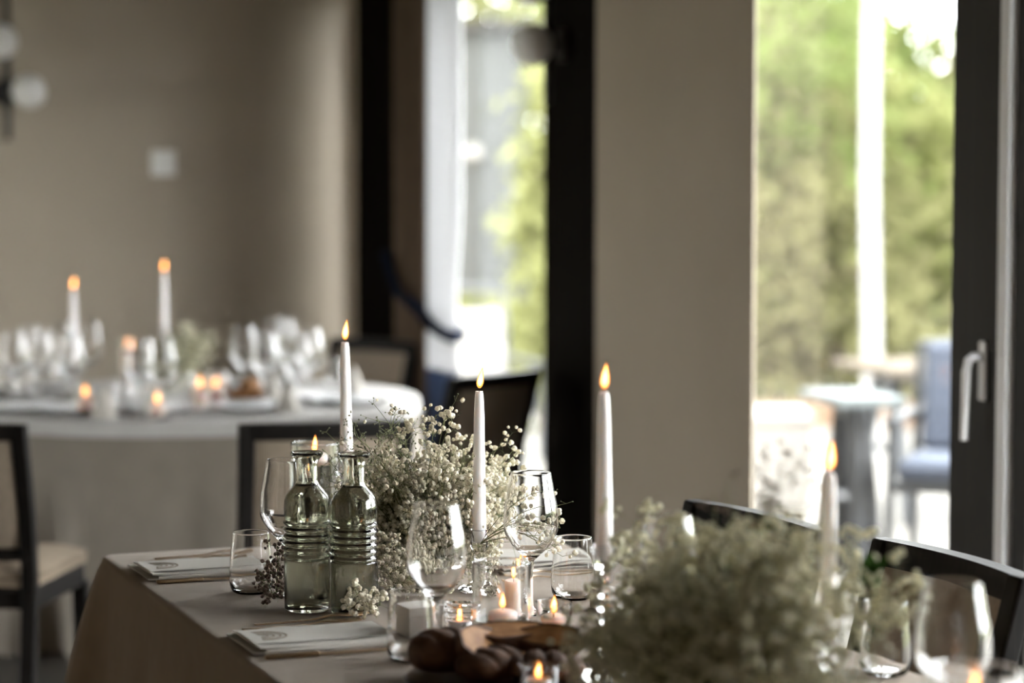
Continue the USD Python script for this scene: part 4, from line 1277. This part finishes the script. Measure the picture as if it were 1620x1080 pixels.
def leaf_mesh(L, W):
    n, k = 11, 7
    xs, ys = np.linspace(0, 1, n), np.linspace(-1, 1, k)
    X, Y = np.meshgrid(xs, ys)
    wd = W / 2 * np.sin(np.pi * np.clip(X, 0.001, 0.999)) ** 0.7 * (1 - 0.25 * X)
    v = np.stack([X * L, Y * wd, 0.12 * L * (X - 0.5) ** 2 + 0.25 * np.abs(Y) * wd], -1).reshape(-1, 3)
    i, j = np.meshgrid(np.arange(k - 1), np.arange(n - 1), indexing='ij')
    q = np.stack([i * n + j, i * n + j + 1, (i + 1) * n + j + 1, (i + 1) * n + j], -1).reshape(-1, 4)
    return trimesh.Trimesh(v, np.vstack([q[:, [0, 1, 2]], q[:, [0, 2, 3]]]), process=False)


for px, py, yaw, pitch_, L in ((1372, 925, 60, -70, 0.042), (1380, 915, 10, -50, 0.036), (1388, 930, 150, -60, 0.040)):
    m = rot(rot(leaf_mesh(L, L * 0.75), pitch_, [0, 1, 0]), yaw, [0, 0, 1])
    obj('leaf', move(m, A(px, py, 3.1) - nb2), M['dark_leaf'], lf, smooth=True)

# ================================================================== the round table's setting (far and blurred)
ORD = 'first second third fourth fifth sixth seventh eighth ninth tenth eleventh twelfth thirteenth fourteenth'.split()


def far(px, py_top, h):
    P = under_top(px, py_top, h)
    d = P[:2] - RC[:2]
    r = np.linalg.norm(d)
    if r > RR - 0.07:
        P[:2] = RC[:2] + d / r * (RR - 0.07)
    return P


fg = 'wine glasses blurred on the round table'
for q_, (px, py) in enumerate(sorted(((22, 526), (46, 514), (63, 524), (96, 510), (142, 510), (221, 536), (250, 542), (385, 516), (418, 526), (450, 505), (489, 519), (434, 502), (112, 532), (470, 530)))):
    dup(g0, far(px, py, 0.246), 0, f'blurred wine glass on the round table, {ORD[q_]} from the left', fg)
ft = 'water glasses blurred on the round table'
for q_, (px, py) in enumerate(sorted(((8, 578), (38, 582), (196, 600), (76, 568), (216, 592), (458, 562), (345, 588), (530, 566), (290, 590)))):
    dup(t0, far(px, py, 0.112), 0, f'blurred stemless water glass on the round table, {ORD[q_]} from the left', ft)
for (px, py, D), lab in (((116, 458, 8.15), 'left of the two white tapers on the round table'), ((259, 430, 8.35), 'right and taller of the two white tapers on the round table')):
    taper_at(px, py, D, 0.12, (lab, 'crystal candlestick under the ' + lab), 0.003)
for px, py, hh, lab in ((203, 550, 0.165, 'in a tall cylinder on the round table, between the two tapers'), (316, 612, 0.075, 'on the round table right of the flowers'), (135, 626, 0.060, 'at the foot of the left taper on the round table'), (248, 638, 0.050, 'on the round table below the right taper'), (342, 612, 0.06, 'on the round table beside the bread basket')):
    P = far(px, py, hh)
    cylinder_vase('glass cylinder ' + lab, P, 0.040, hh + 0.03, None)
    pillar('burning candle ' + lab, P + [0, 0, 0.0085], 0.024, hh - 0.012, 0.040)


def dinner_plate(label, loc, group=None):
    t = thing('dinner_plate', label, 'plate', loc, 0, group)
    obj('body', lathe([(0, 0), (0.075, 0), (0.08, 0.003), (0.132, 0.016), (0.134, 0.018), (0.131, 0.019), (0.079, 0.0065), (0.07, 0.005), (0, 0.005)], 56, False), M['porcelain'], t, smooth=50)
    return t


p0 = None
for q_, (px, py) in enumerate(sorted(((520, 632), (580, 640), (120, 652), (268, 652), (395, 648), (20, 650)))):
    P = on(px, py)
    d = P[:2] - RC[:2]
    r = np.linalg.norm(d)
    P[:2] = RC[:2] + d / r * min(r, RR - 0.15)
    P[2] = ZT
    lab = f'white dinner plate on the round table, {ORD[q_]} from the left'
    p0 = dinner_plate(lab, P, 'dinner plates on the round table') if p0 is None else (dup(p0, P, 0, lab), p0)[1]
for q_, (px, py) in enumerate(sorted(((165, 660), (240, 656), (455, 652), (430, 640), (560, 628)))):
    P = on(px, py)
    d = P[:2] - RC[:2]
    r = np.linalg.norm(d)
    P[:2] = RC[:2] + d / r * min(r, RR - 0.06)
    P[2] = ZT + 0.0
    t = thing('napkin', f'standing cone of folded white napkin on the round table, {ORD[q_]} from the left', 'napkin', P, px, 'folded napkins on the round table')
    obj('cone', lathe([(0, 0.004), (0.036, 0.0), (0.038, 0.004), (0.022, 0.06), (0.004, 0.105), (0, 0.108)], 10, False), M['napkin'], t, smooth=False)
    obj('turned_up_hem', lathe([(0.0385, 0.0), (0.042, 0.0), (0.036, 0.026), (0.033, 0.026)], 10, True), M['napkin'], t, smooth=False)
P = on(396, 640)
bk = thing('bread_basket', 'shallow white dish of bread on the round table', 'dish', (P[0], P[1], ZT))
obj('dish', lathe([(0, 0), (0.06, 0), (0.085, 0.025), (0.083, 0.026), (0.058, 0.004), (0, 0.004)], 36, False), M['porcelain'], bk, smooth=50)
for i, (dx, dy, z, rz) in enumerate(((-0.035, 0, 0.010, 20), (0.035, 0.01, 0.010, -30), (0.0, -0.01, 0.045, 70))):
    loaf(('golden bread roll on the left in the white dish', 'golden bread roll on the right in the white dish', 'golden bread roll topmost in the white dish')[i], (P[0] + dx, P[1] + dy, ZT + z), rz, 0.085, 0.06, 0.05, 'golden_crust', 20 + i)
fb = np.array([*at(290, 600, 8.35)[:2], TABLE_Z + 0.05])
bowl('low glass bowl in the flowers of the round table', (fb[0], fb[1], ZT))
ells = [(A(285, 560, 8.35), (0.11, 0.11, 0.09)), (A(255, 600, 8.30), (0.08, 0.1, 0.06)), (A(310, 540, 8.4), (0.06, 0.08, 0.06))]
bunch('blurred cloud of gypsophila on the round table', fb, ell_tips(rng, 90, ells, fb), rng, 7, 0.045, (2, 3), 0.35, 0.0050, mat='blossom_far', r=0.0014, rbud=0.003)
